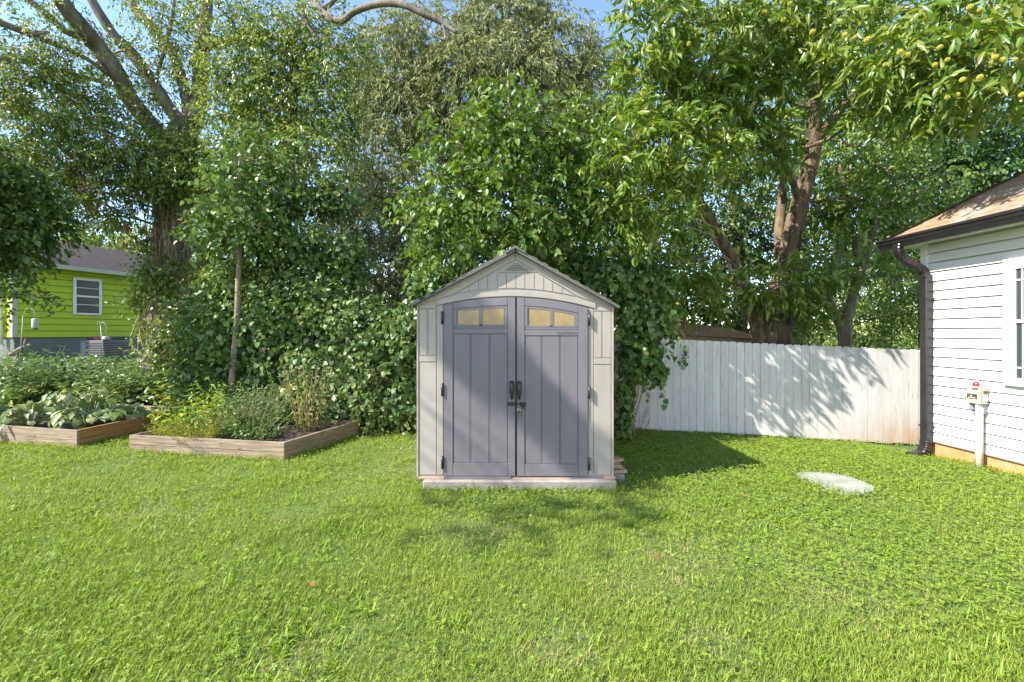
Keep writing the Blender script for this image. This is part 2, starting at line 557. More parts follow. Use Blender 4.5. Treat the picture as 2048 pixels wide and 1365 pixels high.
M['leaf_weed'] = leafmat('weed_leaf', [(0.045, 0.095, 0.026), (0.070, 0.130, 0.034), (0.13, 0.18, 0.065)], 0.36)
M['leaf_squash'] = leafmat('squash_leaf', [(0.07, 0.125, 0.03), (0.11, 0.17, 0.05), (0.16, 0.21, 0.08), (0.24, 0.27, 0.14)], 0.34, 0.45, 0.5)
M['leaf_lime'] = leafmat('lime_leaf', [(0.13, 0.24, 0.018), (0.19, 0.30, 0.026), (0.25, 0.33, 0.035)], 0.42)
M['leaf_herb'] = leafmat('herb_leaf', [(0.08, 0.14, 0.05), (0.12, 0.18, 0.075), (0.19, 0.24, 0.12)], 0.36)
M['leaf_dill'] = leafmat('dill_leaf', [(0.16, 0.22, 0.03), (0.24, 0.28, 0.04), (0.30, 0.30, 0.05)], 0.4)
M['leaf_dry'] = leafmat('dry_leaf', [(0.11, 0.045, 0.018), (0.17, 0.085, 0.038)], 0.15, 0.6, 0.2)
M['leaf_tomato'] = leafmat('tomato_leaf', [(0.10, 0.17, 0.04), (0.16, 0.21, 0.06), (0.24, 0.22, 0.07)], 0.36)
M['bur'] = surf('bur_spines', (0.38, 0.35, 0.035), (0.50, 0.45, 0.07), 20, rough=0.8)
M['flower_orange'] = surf('orange_petal', (0.6, 0.16, 0.01), (0.7, 0.25, 0.02), 20, rough=0.7)
GP = (1.1, (0.80, 0.86, 0.85))
M['grass'] = leafmat('grass_blade', [(0.12, 0.205, 0.026), (0.165, 0.26, 0.034), (0.215, 0.31, 0.046), (0.28, 0.34, 0.085)], 0.38, 0.5, 0.3, GP, 1.2, (1.32, 1.17, .95))
M['crabgrass'] = leafmat('crabgrass_blade', [(0.13, 0.24, 0.024), (0.18, 0.30, 0.032), (0.24, 0.355, 0.050)], 0.40, 0.5, 0.35, None, 1.2, (1.2, 1.10, .85))
M['clover'] = leafmat('clover_leaf', [(0.13, 0.235, 0.030), (0.18, 0.29, 0.040), (0.235, 0.335, 0.062)], 0.34, 0.55, 0.3, None, 1.2, (1.24, 1.10, .95))
M['straw'] = leafmat('straw_blade', [(0.25, 0.21, 0.10), (0.36, 0.30, 0.16)], 0.25, 0.7)

# ------------------------------------------------------------------ leaves
def T(verts, faces):
    return np.array(verts, float), faces


LEAF = {
    'ovate': T([(0, 0, 0), (.32, -.5, .06), (.30, 0, 0), (.32, .5, .06), (.70, -.34, .02), (.68, 0, -.05), (.70, .34, .02), (1, 0, -.16)],
               [(0, 1, 2), (0, 2, 3), (2, 1, 4, 5), (2, 5, 6, 3), (5, 4, 7), (5, 7, 6)]),
    'simple': T([(0, 0, 0), (.45, -.5, .05), (1, 0, -.12), (.45, .5, .05)], [(0, 1, 2), (0, 2, 3)]),
    'heart': T([(.08, 0, 0), (-.06, -.26, .03), (.2, -.5, .07), (.58, -.42, .03), (1, 0, -.14), (.58, .42, .03), (.2, .5, .07), (-.06, .26, .03), (.45, 0, -.02)],
               [(0, 1, 2, 8), (8, 2, 3), (8, 3, 4), (8, 4, 5), (8, 5, 6), (0, 8, 6, 7)]),
    'big': T([(.12, 0, 0), (-.1, -.3, .02), (.12, -.54, -.10), (.36, -.50, .02), (.62, -.46, -.08), (.82, -.24, -.06), (1.02, 0, -.32), (.82, .24, -.06), (.62, .46, -.08), (.36, .50, .02),
              (.12, .54, -.10), (-.1, .3, -.04), (.5, 0, .06)],
             [(0, 1, 2, 3), (0, 3, 12), (12, 3, 4, 5), (12, 5, 6), (12, 6, 7), (12, 7, 8, 9), (0, 12, 9), (0, 9, 10, 11)]),
    'blade': T([(0, -.5, 0), (0, .5, 0), (.5, -.42, -.05), (.5, .42, -.05), (.82, -.22, -.2), (.82, .22, -.2), (1, 0, -.36)], [(0, 1, 3, 2), (2, 3, 5, 4), (4, 5, 6)]),
    'blade2': T([(0, -.5, 0), (0, .5, 0), (.6, -.36, -.08), (.6, .36, -.08), (1, 0, -.3)], [(0, 1, 3, 2), (2, 3, 4)]),
}
_cv, _cf = [], []
for _k in range(3):
    _a = 2 * math.pi * _k / 3
    _c, _s = math.cos(_a), math.sin(_a)
    _b = len(_cv)
    for (u, v, w) in [(0, 0, 0), (.30, -.24, .05), (.52, -.14, .06), (.46, 0, .03), (.52, .14, .06), (.30, .24, .05)]:
        _cv.append((u * _c - v * _s, u * _s + v * _c, w))
    _cf += [(_b, _b + 1, _b + 2, _b + 3), (_b, _b + 3, _b + 4, _b + 5)]
LEAF['clover'] = T(_cv, _cf)


def unit(v):
    return v / np.maximum(np.linalg.norm(v, axis=-1, keepdims=True), 1e-9)


def leaf_mesh(name, P, D, N, L, W, kind, mat, parent=None, loc=(0, 0, 0), extra=None):
    """one mesh of len(P) leaves; extra: list of (path, radii) tubes added as twigs with material 2"""
    tv, tf = LEAF[kind]
    D = unit(D)
    N = unit(N - D * np.sum(N * D, axis=1, keepdims=True))
    S = np.cross(N, D)
    off = np.array(ORIGIN[parent] if parent is not None else loc, float)
    L = np.broadcast_to(np.asarray(L, float), (len(P),))
    W = np.broadcast_to(np.asarray(W, float), (len(P),))
    V = (P - off)[:, None, :] + tv[None, :, 0:1] * (D * L[:, None])[:, None, :] + tv[None, :, 1:2] * (S * W[:, None])[:, None, :] \
        + tv[None, :, 2:3] * (N * L[:, None])[:, None, :]
    n, k = len(P), len(tv)
    V = V.reshape(-1, 3)
    sizes = np.array([len(f) for f in tf])
    flat = np.concatenate([np.array(f) for f in tf])
    loops = (flat[None, :] + (np.arange(n) * k)[:, None]).reshape(-1)
    tot = np.tile(sizes, n)
    start = np.concatenate([[0], np.cumsum(tot)[:-1]])
    me = bpy.data.meshes.new(name)
    me.vertices.add(len(V))
    me.vertices.foreach_set('co', V.astype(np.float32).ravel())
    me.loops.add(len(loops))
    me.loops.foreach_set('vertex_index', loops.astype(np.int32))
    me.polygons.add(len(tot))
    me.polygons.foreach_set('loop_start', start.astype(np.int32))
    me.polygons.foreach_set('loop_total', tot.astype(np.int32))
    me.update(calc_edges=True)
    me.validate()
    return link_mesh(me, name, mat, parent, loc)


def blobs_px(rows):
    """(px, py, depth, half width px, half height px, half depth m) -> centres, radii"""
    C, R = [], []
    for (px, py, Z, rx, ry, rz) in rows:
        C.append(at(px, py, Z))
        R.append((rx * Z / F, rz, ry * Z / F))
    return np.array(C), np.array(R)


def rand_dir(rng, n):
    return unit(rng.normal(size=(n, 3)))


def pick_blobs(rng, C, R, n):
    w = (R[:, 0] * R[:, 2]) ** 0.9
    w = w / w.sum()
    return rng.choice(len(C), size=n, p=w)


def spray(rng, C, R, n, k, slen, ll, lw, droop=0.4, up=0.8, hollow=0.35, spread=0.7, keep=None, out=0.8, ldroop=None):
    """twigs of k leaves scattered through the blobs -> P, D, N, L, W"""
    b = pick_blobs(rng, C, R, n)
    u = rand_dir(rng, n)
    rad = (hollow + (1 - hollow) * rng.random(n)) ** 0.6
    p0 = C[b] + u * R[b] * rad[:, None]
    if keep is not None:
        kk = keep(p0)
        p0, u = p0[kk], u[kk]
        n = len(p0)
    d = unit(u * out + rng.normal(size=(n, 3)) * 0.55 + np.array([0, 0, -droop * 0.6]))
    sl = slen * rng.uniform(0.6, 1.3, n)
    t = (np.arange(k) + 0.6) / k
    P = p0[:, None, :] + d[:, None, :] * (sl[:, None] * t[None, :])[:, :, None]
    P = P + np.array([0, 0, -1.0]) * (droop * sl[:, None] * t[None, :] ** 2 * 0.6)[:, :, None]
    side = unit(np.cross(d, rng.normal(size=(n, 3))))
    sgn = np.where(np.arange(k) % 2 == 0, 1.0, -1.0)
    ld = droop if ldroop is None else ldroop
    D = d[:, None, :] * 0.55 + side[:, None, :] * (sgn[None, :, None] * spread) + rng.normal(size=(n, k, 3)) * 0.25 + np.array([0, 0, -ld])
    N = np.array([0, 0, 1.0]) * up + rng.normal(size=(n, k, 3)) * 0.55
    P, D, N = P.reshape(-1, 3), D.reshape(-1, 3), N.reshape(-1, 3)
    m = len(P)
    s = rng.uniform(0.65, 1.2, m)
    return P, D, N, ll * s, lw * s * rng.uniform(0.85, 1.15, m)


def skin_leaves(rng, C, R, n, ll, lw, keep=None, face=0.9, thick=0.25, sag=0.8):
    """leaves shingled over the outside of the blobs, as on a vine"""
    b = pick_blobs(rng, C, R, n)
    u = rand_dir(rng, n)
    # lumpy surface
    lump = np.array([noise.noise(Vector(q * 2.3)) for q in (C[b] + u * R[b])])
    lump2 = np.array([noise.noise(Vector(q * 0.9 + np.array([9.1, 3.3, 5.5]))) for q in (C[b] + u * R[b])])
    rad = 0.95 - thick * rng.random(n) ** 1.3 + 0.30 * lump + 0.35 * lump2
    P = C[b] + u * R[b] * rad[:, None]
    nrm = unit(u / np.maximum(R[b], 0.05))
    if keep is not None:
        kk = keep(P)
        P, nrm = P[kk], nrm[kk]
    n = len(P)
    N = nrm * face + np.array([0, 0, 0.45]) + rng.normal(size=(n, 3)) * 0.42
    D = np.array([0, 0, -sag]) + rng.normal(size=(n, 3)) * 0.6
    s = rng.uniform(0.35, 1.3, n)
    return P, D, N, ll * s, lw * s * rng.uniform(.8, 1.15, n)


def cat(*sets):
    return [np.concatenate([s[i] for s in sets]) for i in range(5)]


def branches(root, mat, rng, start, C, R, r0, kids=4, n=6):
    """one bough per clump: from the nearest limb to the clump, twigs fanning out inside it"""
    for c, r in zip(C, R):
        mb = MB()
        c = Vector(c)
        s0 = min(start, key=lambda q: (Vector(q[:3]) - c).length + 0.6 * max(0, q[2] - c.z))
        s = Vector(s0[:3])
        mid = s.lerp(c, 0.5) + Vector((rng.normal() * .15, rng.normal() * .15, 0.12 * (c - s).length * rng.uniform(.2, 1)))
        path = smooth_path([s, mid, c], 4)
        rr = min(r0, (s0[3] if len(s0) > 3 else r0) * 0.6)
        mb.tube(path, list(np.linspace(rr, rr * 0.35, len(path))), n, True, 0.1)
        for _ in range(kids):
            u = Vector(rand_dir(rng, 1)[0])
            e = c + Vector((u.x * r[0], u.y * r[1], u.z * r[2])) * rng.uniform(.7, 1.0)
            q = Vector(path[-2 - int(rng.integers(0, 3))])
            m2 = q.lerp(e, 0.5) + Vector((rng.normal() * .08, rng.normal() * .08, rng.normal() * .08))
            mb.tube(smooth_path([q, m2, e], 3), list(np.linspace(rr * 0.32, rr * 0.08, 7)), 5, True)
        mb.build('branch', mat, root)


# ------------------------------------------------------------------ ground
def axis(lo, hi, step, far):
    a = list(np.arange(lo, hi + 1e-6, step))
    x, s = hi, step
    while x < far:
        s *= 1.5; x += s; a.append(x)
    x, s = lo, step
    while x > -far:
        s *= 1.5; x -= s; a.insert(0, x)
    return a


xs, ys = axis(-16, 10, 0.4, 900), axis(0, 16, 0.4, 900)
gb = MB()
gv = [[gb.bm.verts.new((x, y, g(x, y) - 0.004)) for y in ys] for x in xs]
for i in range(len(xs) - 1):
    for j in range(len(ys) - 1):
        gb._f([gv[i][j], gv[i + 1][j], gv[i + 1][j + 1], gv[i][j + 1]], True)
M['lawn_soil'] = surf('lawn_soil', (0.065, 0.105, 0.016), (0.10, 0.14, 0.03), 5, rough=0.95, bump=0.8, bscale=60, speck=(2.2, 0.66, (0.13, 0.10, 0.05)))
o = gb.build('ground', M['lawn_soil'])
tag(o, kind='structure')


# ------------------------------------------------------------------ the resin shed
Y0 = 4.65


def arc3(p0, p1, p2):
    (a, fa), (b, fb), (c, fc) = p0, p1, p2
    return lambda x: fa * (x - b) * (x - c) / ((a - b) * (a - c)) + fb * (x - a) * (x - c) / ((b - a) * (b - c)) + fc * (x - a) * (x - b) / ((c - a) * (c - b))


def plate(mb, poly, front, back, bevel=0.0):
    """polygon given in photo pixels on the plane Y0, as a slab from depth front to back"""
    w = [at(px, py, Y0) for px, py in poly]
    mb.prism([(q.x, q.z) for q in w], lambda x, z: Vector((x, front, z)), lambda x, z: Vector((x, back, z)), bevel)


def rect(a, b, c, d):
    return [(a, b), (c, b), (c, d), (a, d)]


shed = thing('garden_shed', 'beige resin garden shed with grey double doors and dark gable roof', 'shed', (0.036, Y0, 0.113))
m = MB()
plate(m, [(833, 955), (1228, 955), (1228, 609), (1031, 503), (833, 605)], 4.676, 4.72)
lx, rx = at(833, 0, Y0).x, at(1228, 0, Y0).x
zt = at(0, 607, Y0).z
m.box(((lx + 0.02), (4.72 + 6.72) / 2, (0.12 + zt) / 2), (0.04, 2.0, zt - 0.12))
m.box(((rx - 0.02), (4.72 + 6.72) / 2, (0.12 + zt) / 2), (0.04, 2.0, zt - 0.12))
plate(m, [(833, 955), (1228, 955), (1228, 609), (1031, 503), (833, 605)], 6.72, 6.76)
# trim boards and panels standing proud of the front
B = 0.0022
for s_, (e0, e1, p0, p1, q0, q1) in enumerate([(833, 836.5, 838, 871.5, 873, 885.5), (1224, 1228, 1188.5, 1222.5, 1177.5, 1187)]):
    plate(m, rect(e0, 606.5 + 4 * s_, e1, 955), 4.660, 4.6765, B)
    plate(m, rect(p0, 610 + 5 * s_, p1, 617 + 5 * s_), 4.664, 4.6765, B)
    mid = (p0 + p1) / 2
    plate(m, rect(p0, 618.5 + 5 * s_, mid - 1.6, 711 + 5 * s_), 4.667, 4.6765, B)
    plate(m, rect(mid - 0.9, 618.5 + 5 * s_, mid + 0.9, 711 + 5 * s_), 4.670, 4.6765, 0.001)
    plate(m, rect(mid + 1.6, 618.5 + 5 * s_, p1, 711 + 5 * s_), 4.667, 4.6765, B)
    plate(m, rect(p0, 712.6 + 5 * s_, p1, 724 + 5 * s_), 4.663, 4.6765, B)
    plate(m, rect(p0, 725.6 + 5 * s_, p1, 951), 4.667, 4.6765, B)
    plate(m, rect(q0, 611 + 5 * s_, q1, 951), 4.667, 4.6765, B)
wall_o = m.build('wall', M['resin'], shed)
# gable trim
m = MB()
up_arc = arc3((873, 600.8), (1033, 582.3), (1191, 606.3))
lo_arc = arc3((873, 611), (1033, 592.5), (1191, 617))
X_ = [873 + (1191 - 873) * i / 24 for i in range(25)]
plate(m, [(x, up_arc(x)) for x in X_] + [(x, lo_arc(x)) for x in reversed(X_)], 4.656, 4.6765)
plate(m, [(835, 605.5), (1030.7, 504.5), (1030.7, 518), (907, 588.5), (872, 599.5), (837, 608.5)], 4.664, 4.6765, 0.002)
plate(m, [(1227, 610), (1031.3, 504.5), (1031.3, 518), (1156, 592.5), (1192, 605.5), (1225, 613)], 4.664, 4.6765, 0.002)
plate(m, [(835, 605), (1030.7, 504), (1030.7, 510.5), (846, 606)], 4.655, 4.664, 0.001)
plate(m, [(1227, 609.5), (1031.3, 504), (1031.3, 510.5), (1216, 611)], 4.655, 4.664, 0.001)
bot = arc3((909, 588), (1033, 576.5), (1154, 593))


def tri_top(x):
    l = 588 + (x - 909) * (519.5 - 588) / (1032 - 909) if x < 1032 else 519.5 + (x - 1032) * (593 - 519.5) / (1154 - 1032)
    return max(546.5, l + 1.0)


G_ = [911, 938, 957, 975, 994.5, 1013, 1032, 1050, 1069, 1088, 1106, 1125, 1152]
for a, b in zip(G_[:-1], G_[1:]):
    a2, b2 = a + 0.7, b - 0.7
    xs_ = [a2 + (b2 - a2) * i / 3 for i in range(4)]
    top = [(x, tri_top(x)) for x in xs_]
    lw_ = [(x, bot(x)) for x in reversed(xs_)]
    if any(t[1] > q[1] - 0.3 for t, q in zip(top, reversed(lw_))):
        top = [(x, min(tri_top(x), bot(x) - 0.4)) for x in xs_]
    plate(m, top + lw_, 4.668, 4.6765, 0.0012)
plate(m, [(996, 544.8), (1032, 520.5), (1073, 544.8)], 4.667, 4.6765, 0.002)
m.build('gable_trim', M['resin'], shed)
m = MB()
plate(m, [(1009, 541.5), (1029, 527), (1036, 527), (1059, 541.5)], 4.663, 4.668)
vent = m.build('vent', M['roof_resin'], shed)
m = MB()
for k, (a, b, y) in enumerate([(1026, 1041, 528.6), (1020, 1047, 532.2), (1014, 1053, 535.9), (1009, 1059, 539.8)]):
    A, Bq = at(a, y, Y0), at(b, y, Y0)
    m.hexa([Vector((A.x, 4.656, A.z - .008)), Vector((Bq.x, 4.656, A.z - .008)), Vector((Bq.x, 4.664, A.z)), Vector((A.x, 4.664, A.z)),
            Vector((A.x, 4.654, A.z - .003)), Vector((Bq.x, 4.654, A.z - .003)), Vector((Bq.x, 4.664, A.z + .006)), Vector((A.x, 4.664, A.z + .006))])
m.build('louvre', M['resin'], vent)
# roof: two panels and a ridge cap
m = MB()
for poly in ([(819, 608.5), (1030, 495.5), (1030, 503.5), (822, 613)], [(1241, 612.5), (1032, 495.5), (1032, 503.5), (1238, 617)]):
    w = [at(px, py, 4.59) for px, py in poly]
    m.prism([(q.x, q.z) for q in w], lambda x, z: Vector((x, 4.59, z)), lambda x, z: Vector((x, 6.84, z)), 0.003)
w = [at(px, py, 4.575) for px, py in [(1011, 503), (1031, 491.5), (1051, 503), (1051, 507), (1031, 496), (1011, 507)]]
m.prism([(q.x, q.z) for q in w], lambda x, z: Vector((x, 4.575, z)), lambda x, z: Vector((x, 6.86, z)), 0.002)
# shingle steps moulded on the panels' front edge
for k in range(9):
    for s_ in (-1, 1):
        t0 = k / 9
        a = (1031 + s_ * (18 + t0 * 190), 503.5 + t0 * 107 + (2 if s_ > 0 else 0))
        q = at(a[0], a[1], 4.59)
        m.box((q.x, 5.71, q.z + 0.0045), (0.058, 2.24, 0.012), rot=Matrix.Rotation(s_ * math.radians(27.5), 3, 'Y'))
m.build('roof', M['roof_resin'], shed)
m = MB()
plate(m, rect(832, 955.2, 1229, 958.2), 4.650, 4.70)
plate(m, rect(888, 953.5, 1022, 957.2), 4.628, 4.6495)
m.build('threshold', M['door_resin'], shed)

# black sheet behind the doors, standing in for shade in their gaps
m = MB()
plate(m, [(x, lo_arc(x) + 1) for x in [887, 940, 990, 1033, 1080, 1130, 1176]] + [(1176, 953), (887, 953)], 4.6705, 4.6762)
m.build('door_gap_shade', M['black_metal'], shed)


def door(x0, x1, s0, s1, wx0, wx1, wtop, wbot, panes, rail, grooves, brail, hinge_x, hinge_y, handle_x, label):
    """pixel coordinates of one door leaf"""
    topc = arc3((887, 610.5), (1033, 595), (1176, 616))
    m = MB()
    pts = [x0 + (x1 - x0) * i / 10 for i in range(11)]
    plate(m, [(x, topc(x)) for x in pts] + [(x1, 953), (x0, 953)], 4.664, 4.670)
    # stiles
    for a, b in ((x0, s0), (s1, x1)):
        q = [a + (b - a) * i / 3 for i in range(4)]
        plate(m, [(x, topc(x) + .2) for x in q] + [(b, 952.6), (a, 952.6)], 4.650, 4.6645, 0.0018)
    # arched top rail
    q = [s0 + 0.7 + (s1 - s0 - 1.4) * i / 8 for i in range(9)]
    plate(m, [(x, topc(x) + .3) for x in q] + [(x, wtop(x)) for x in reversed(q)], 4.6515, 4.6645, 0.0015)
    # lower window rail, lettering rail, bottom rail
    plate(m, rect(s0 + .7, wbot + 1.5, s1 - .7, rail[0] - .7), 4.655, 4.6645, 0.0015)
    plate(m, rect(s0 + .7, rail[0] + .3, s1 - .7, rail[1]), 4.6515, 4.6645, 0.0015)
    plate(m, rect(s0 + .7, brail, s1 - .7, 952.4), 4.6515, 4.6645, 0.0015)
    # boards
    edges = [s0] + grooves + [s1]
    for a, b in zip(edges[:-1], edges[1:]):
        plate(m, rect(a + 1.6, rail[1] + 1.0, b - 1.6, brail - 1.0), 4.657, 4.6645, 0.0018)
    for gx in grooves:
        plate(m, rect(gx - 0.7, rail[1] + 1.0, gx + 0.7, brail - 1.0), 4.6585, 4.6645, 0.001)
    # window frame bars
    i0, i1 = s0 + 1.2, s1 - 1.2
    plate(m, rect(i0, wtop(i0) + 1, wx0, wbot + 1), 4.6525, 4.6645, 0.001)
    plate(m, rect(wx1, wtop(wx1) + 2, i1, wbot + 1), 4.6525, 4.6645, 0.001)
    for (a, b) in [(panes[0][1], panes[1][0])]:
        plate(m, rect(a, wtop((a + b) / 2) + 1, b, wbot + .5), 4.654, 4.6645, 0.001)
    q = [i0 + (i1 - i0) * i / 8 for i in range(9)]
    plate(m, [(x, wtop(x) + .8) for x in q] + [(x, wtop(x) + 5) for x in reversed(q)], 4.656, 4.6645, 0.001)
    plate(m, rect(i0, wbot - 2, i1, wbot + 1.2), 4.654, 4.6645, 0.001)
    d = tag(m.build('door', M['door_resin'], shed), label)
    for a, b in panes:
        m = MB()
        q = [a + (b - a) * i / 4 for i in range(5)]
        plate(m, [(x, wtop(x) + 4) for x in q] + [(b, wbot - 1), (a, wbot - 1)], 4.6615, 4.6638)
        m.build('window_pane', M['yellow_pane'], d)
    for hy in hinge_y:
        m = MB()
        q = at(hinge_x, hy, Y0)
        m.box((q.x, 4.654, q.z), (0.026, 0.02, 0.125), bevel=0.003)
        m.tube([q + Vector((0, -0.012, -0.066)), q + Vector((0, -0.012, 0.066))], 0.009, 8)
        m.build('hinge', M['black_metal'], d)
    m = MB()
    c = at(handle_x, 782, Y0)
    pth = smooth_path([c + Vector((0, 0.004, 0.085)), c + Vector((0, -0.03, 0.078)), c + Vector((0, -0.045, 0.035)), c + Vector((0, -0.042, -0.03)),
                       c + Vector((0, -0.028, -0.07)), c + Vector((0, 0.004, -0.078))], 4)
    rr = [0.019 - 0.006 * (i / (len(pth) - 1)) for i in range(len(pth))]
    m.tube(pth, rr, 10)
    m.box(c + Vector((0, 0.0, 0.03)), (0.05, 0.008, 0.13), bevel=0.003)
    m.build('handle', M['black_metal'], d)
    return d


dl = door(888, 1030.2, 905.5, 1016, 913, 1009.5, arc3((905, 618.5), (1016, 610.6), (960, 613.4)), 651.5, [(916, 958), (965, 1007.5)], (657, 667.5),
          [941, 979], 927.5, 884.6, (636, 780, 925), 1023.5, None)
dr = door(1034.4, 1175.4, 1049, 1157, 1055, 1150, arc3((1049, 611.3), (1157, 626.5), (1103, 616.2)), 653.5, [(1058, 1099.5), (1106, 1149)], (660, 671.5),
          [1083.5, 1120.5], 929.5, 1178.2, (639, 785, 928), 1038.5, None)
# raised maker's lettering on the right door's rail
fc = bpy.data.curves.new('lettering', 'FONT')
fc.body = 'CRAFTSMAN'
fc.size = 0.034
fc.extrude = 0.003
fc.space_character = 1.15
fo = bpy.data.objects.new('lettering_curve', fc)
COL.objects.link(fo)
bpy.context.view_layer.update()
me = bpy.data.meshes.new_from_object(fo.evaluated_get(bpy.context.evaluated_depsgraph_get()))
me.name = 'lettering'
wtxt = max(v.co.x for v in me.vertices)
bpy.data.objects.remove(fo)
bpy.data.curves.remove(fc)
q = at(1114, 668.4, Y0)
for v in me.vertices:
    x, y, z = v.co
    v.co = Vector((q.x + x * 0.205 / wtxt, 4.6512 - z, q.z + y)) - ORIGIN[dr]
M['lettering'] = surf('raised_lettering', (0.120, 0.107, 0.122), (0.14, 0.125, 0.14), 10, rough=0.5)
link_mesh(me, 'lettering', M['lettering'], dr)
# sliding bolt on the left leaf, keeper on the right leaf
m = MB()
q = at(1024, 808, Y0)
m.box(q + Vector((-0.004, -0.006, 0)), (0.085, 0.008, 0.036), bevel=0.002)
m.tube([q + Vector((-0.04, -0.02, 0)), q + Vector((0.145, -0.02, -0.002))], 0.0075, 8)
m.tube([q + Vector((-0.022, -0.02, 0)), q + Vector((-0.022, -0.045, 0.006))], 0.006, 8)
for dx in (-0.03, 0.02):
    m.box(q + Vector((dx, -0.017, 0)), (0.012, 0.024, 0.032), bevel=0.002)
m.build('bolt_latch', M['black_metal'], dl)
m = MB()
q = at(1045, 808, Y0)
m.box(q + Vector((0, -0.004, -0.004)), (0.055, 0.006, 0.046), bevel=0.002)
m.box(q + Vector((0.005, -0.018, 0)), (0.016, 0.026, 0.034), bevel=0.002)
m.box(q + Vector((0.004, -0.012, -0.036)), (0.02, 0.018, 0.03), bevel=0.002)
m.build('keeper', M['black_metal'], dr)

pl = thing('padlock', 'small steel padlock hanging from the bolt between the grey shed doors', 'padlock', at(1037, 833, Y0) + Vector((0, -0.03, 0)))
c = at(1037, 826, Y0) + Vector((0.002, -0.032, 0))
m = MB()
m.box(c + Vector((0, 0, -0.008)), (0.042, 0.018, 0.042), bevel=0.005)
m.build('lock_body', M['brass'], pl)
m = MB()
m.tube([c + Vector((-0.014, 0, 0.010))] + [c + Vector((0.014 * -math.cos(a), 0, 0.030 + 0.016 * math.sin(a))) for a in np.linspace(0, math.pi, 8)] + [c + Vector((0.014, 0, 0.010))], 0.0042, 8)
m.build('shackle', M['steel'], pl)

# concrete slab, timbers under the sill, boards behind the right corner
m = MB()
a, b = at(846, 983, 4.60), at(1233, 983, 4.60)
m.box(((a.x + b.x) / 2 + 0.0, 5.55, 0.045), (b.x - a.x, 1.94, 0.125), bevel=0.012)
sl = m.build('concrete_slab', M['concrete'], None, (0.03, 4.6, 0))
tag(sl, 'pale concrete slab carrying the beige shed', 'slab', kind='thing')
for k, (x0, x1, zz, th, yy, rz, lab) in enumerate([
        (836, 905, 958.5, .018, 4.66, 0.0, 'thin weathered board wedged under the left end of the shed sill'),
        (905, 1012, 960.5, .010, 4.655, 0.004, 'thin board wedged under the left shed door'),
        (1020, 1142, 961, .010, 4.655, -0.004, 'thin board wedged under the right shed door'),
        (1208, 1231, 961.2, .020, 4.66, 0.03, 'short split shim under the right end of the shed sill')]):
    m = MB()
    A, Bq = at(x0, zz, Y0), at(x1, zz, Y0)
    m.box(((A.x + Bq.x) / 2, yy + 0.04, 0.1075 + th / 2), (Bq.x - A.x, 0.12, th), rz, 0.002)
    tag(m.build('shim_board', M['wood_tan'], None, (A.x, yy, 0.11)), lab, 'board', 'boards wedged between shed and slab')
for k, (xa, xb, z0, th, yy, dy, rz, lab) in enumerate([
        (1.00, 1.20, 0.085, .035, 4.98, .30, 0.10, 'lowest loose board poking out beside the right shed corner'),
        (0.99, 1.165, 0.135, .035, 5.0, .30, -0.05, 'middle loose board poking out beside the right shed corner'),
        (0.96, 1.15, 0.172, .030, 5.08, .34, 0.5, 'uppermost loose board slanting out beside the right shed corner')]):
    m = MB()
    m.box(((xa + xb) / 2 - 0.02, yy + .06, z0 + th / 2), (xb - xa + .1, dy, th), rz, 0.003)
    tag(m.build('loose_board', M['wood_tan'], None, (xa, yy, z0)), lab, 'board', 'loose boards beside the shed')
m = MB()
m.box((1.14, 5.02, 0.04), (0.12, 0.3, 0.085), 0.05, 0.006)
tag(m.build('concrete_block', M['concrete'], None, (1.14, 5.02, 0)), 'low concrete block under the loose boards by the shed', 'block')

# ------------------------------------------------------------------ the white house on the right
HC = Vector((5.60, 6.20, 0.0))
HU = Vector((0.043, -1.0, 0.0)).normalized()      # along the wall, towards the camera
HV = Vector((-1.0, -0.043, 0.0)).normalized()     # out of the wall


def W(u, v, z):
    return HC + HU * u + HV * v + Vector((0, 0, z))


ORX = -HV


def wbox(mb, u0, u1, v0, v1, z0, z1, bevel=0.0):
    return mb.hexa([W(u0, v0, z0), W(u0, v1, z0), W(u1, v1, z0), W(u1, v0, z0), W(u0, v0, z1), W(u0, v1, z1), W(u1, v1, z1), W(u1, v0, z1)], bevel)


LEN, DEP = 5.2, 6.0
house = thing('white_house', 'white sided house with black gutter and tan shingled roof', 'house', (HC.x, HC.y, -0.1))
# siding courses: each course a slanted lap
m = MB()
CO = 0.125
zs = 0.1625 - CO
for k in range(23):
    z0, z1 = zs + k * CO, zs + (k + 1) * CO
    if k == 0: z0 = 0.155
    if z1 > 2.85: z1 = 2.85
    u0, u1 = 0.07, LEN
    for (ua, ub) in ((u0, u1),):
        m.face([W(ua, 0.024, z0), W(ub, 0.024, z0), W(ub, 0.006, z1 - .017), W(ua, 0.006, z1 - .017)])
        m.face([W(ua, -.02, z0), W(ub, -.02, z0), W(ub, 0.024, z0), W(ua, 0.024, z0)])
        m.face([W(ua, 0.006, z1 - .017), W(ub, 0.006, z1 - .017), W(ub, -.02, z1 - .012), W(ua, -.02, z1 - .012)])
# the body of the house behind the siding
wbox(m, 0.002, LEN, -DEP, -0.019, 0.15, 2.85)
wall = m.build('wall', M['white_vinyl'], house, recalc=False)
m = MB()
wbox(m, -0.012, 0.085, -0.03, 0.030, 0.14, 2.82, 0.003)
wbox(m, -0.018, -0.012, -0.12, 0.02, 0.14, 2.82)
m.build('corner_trim', M['white_trim'], house)
m = MB()
wbox(m, 0.0, LEN, -DEP, -0.012, -0.5, 0.152)
m.build('foundation', M['stucco'], house)
# roof: hipped, four slopes with a lip, overhang 0.42
OV = 0.32
ZE = 2.885
PI_ = 0.70
e0, e1, f0, f1 = -0.25, LEN + OV, OV + 0.02, -DEP - OV
half = (f0 - f1) / 2
m = MB()
NS = 26
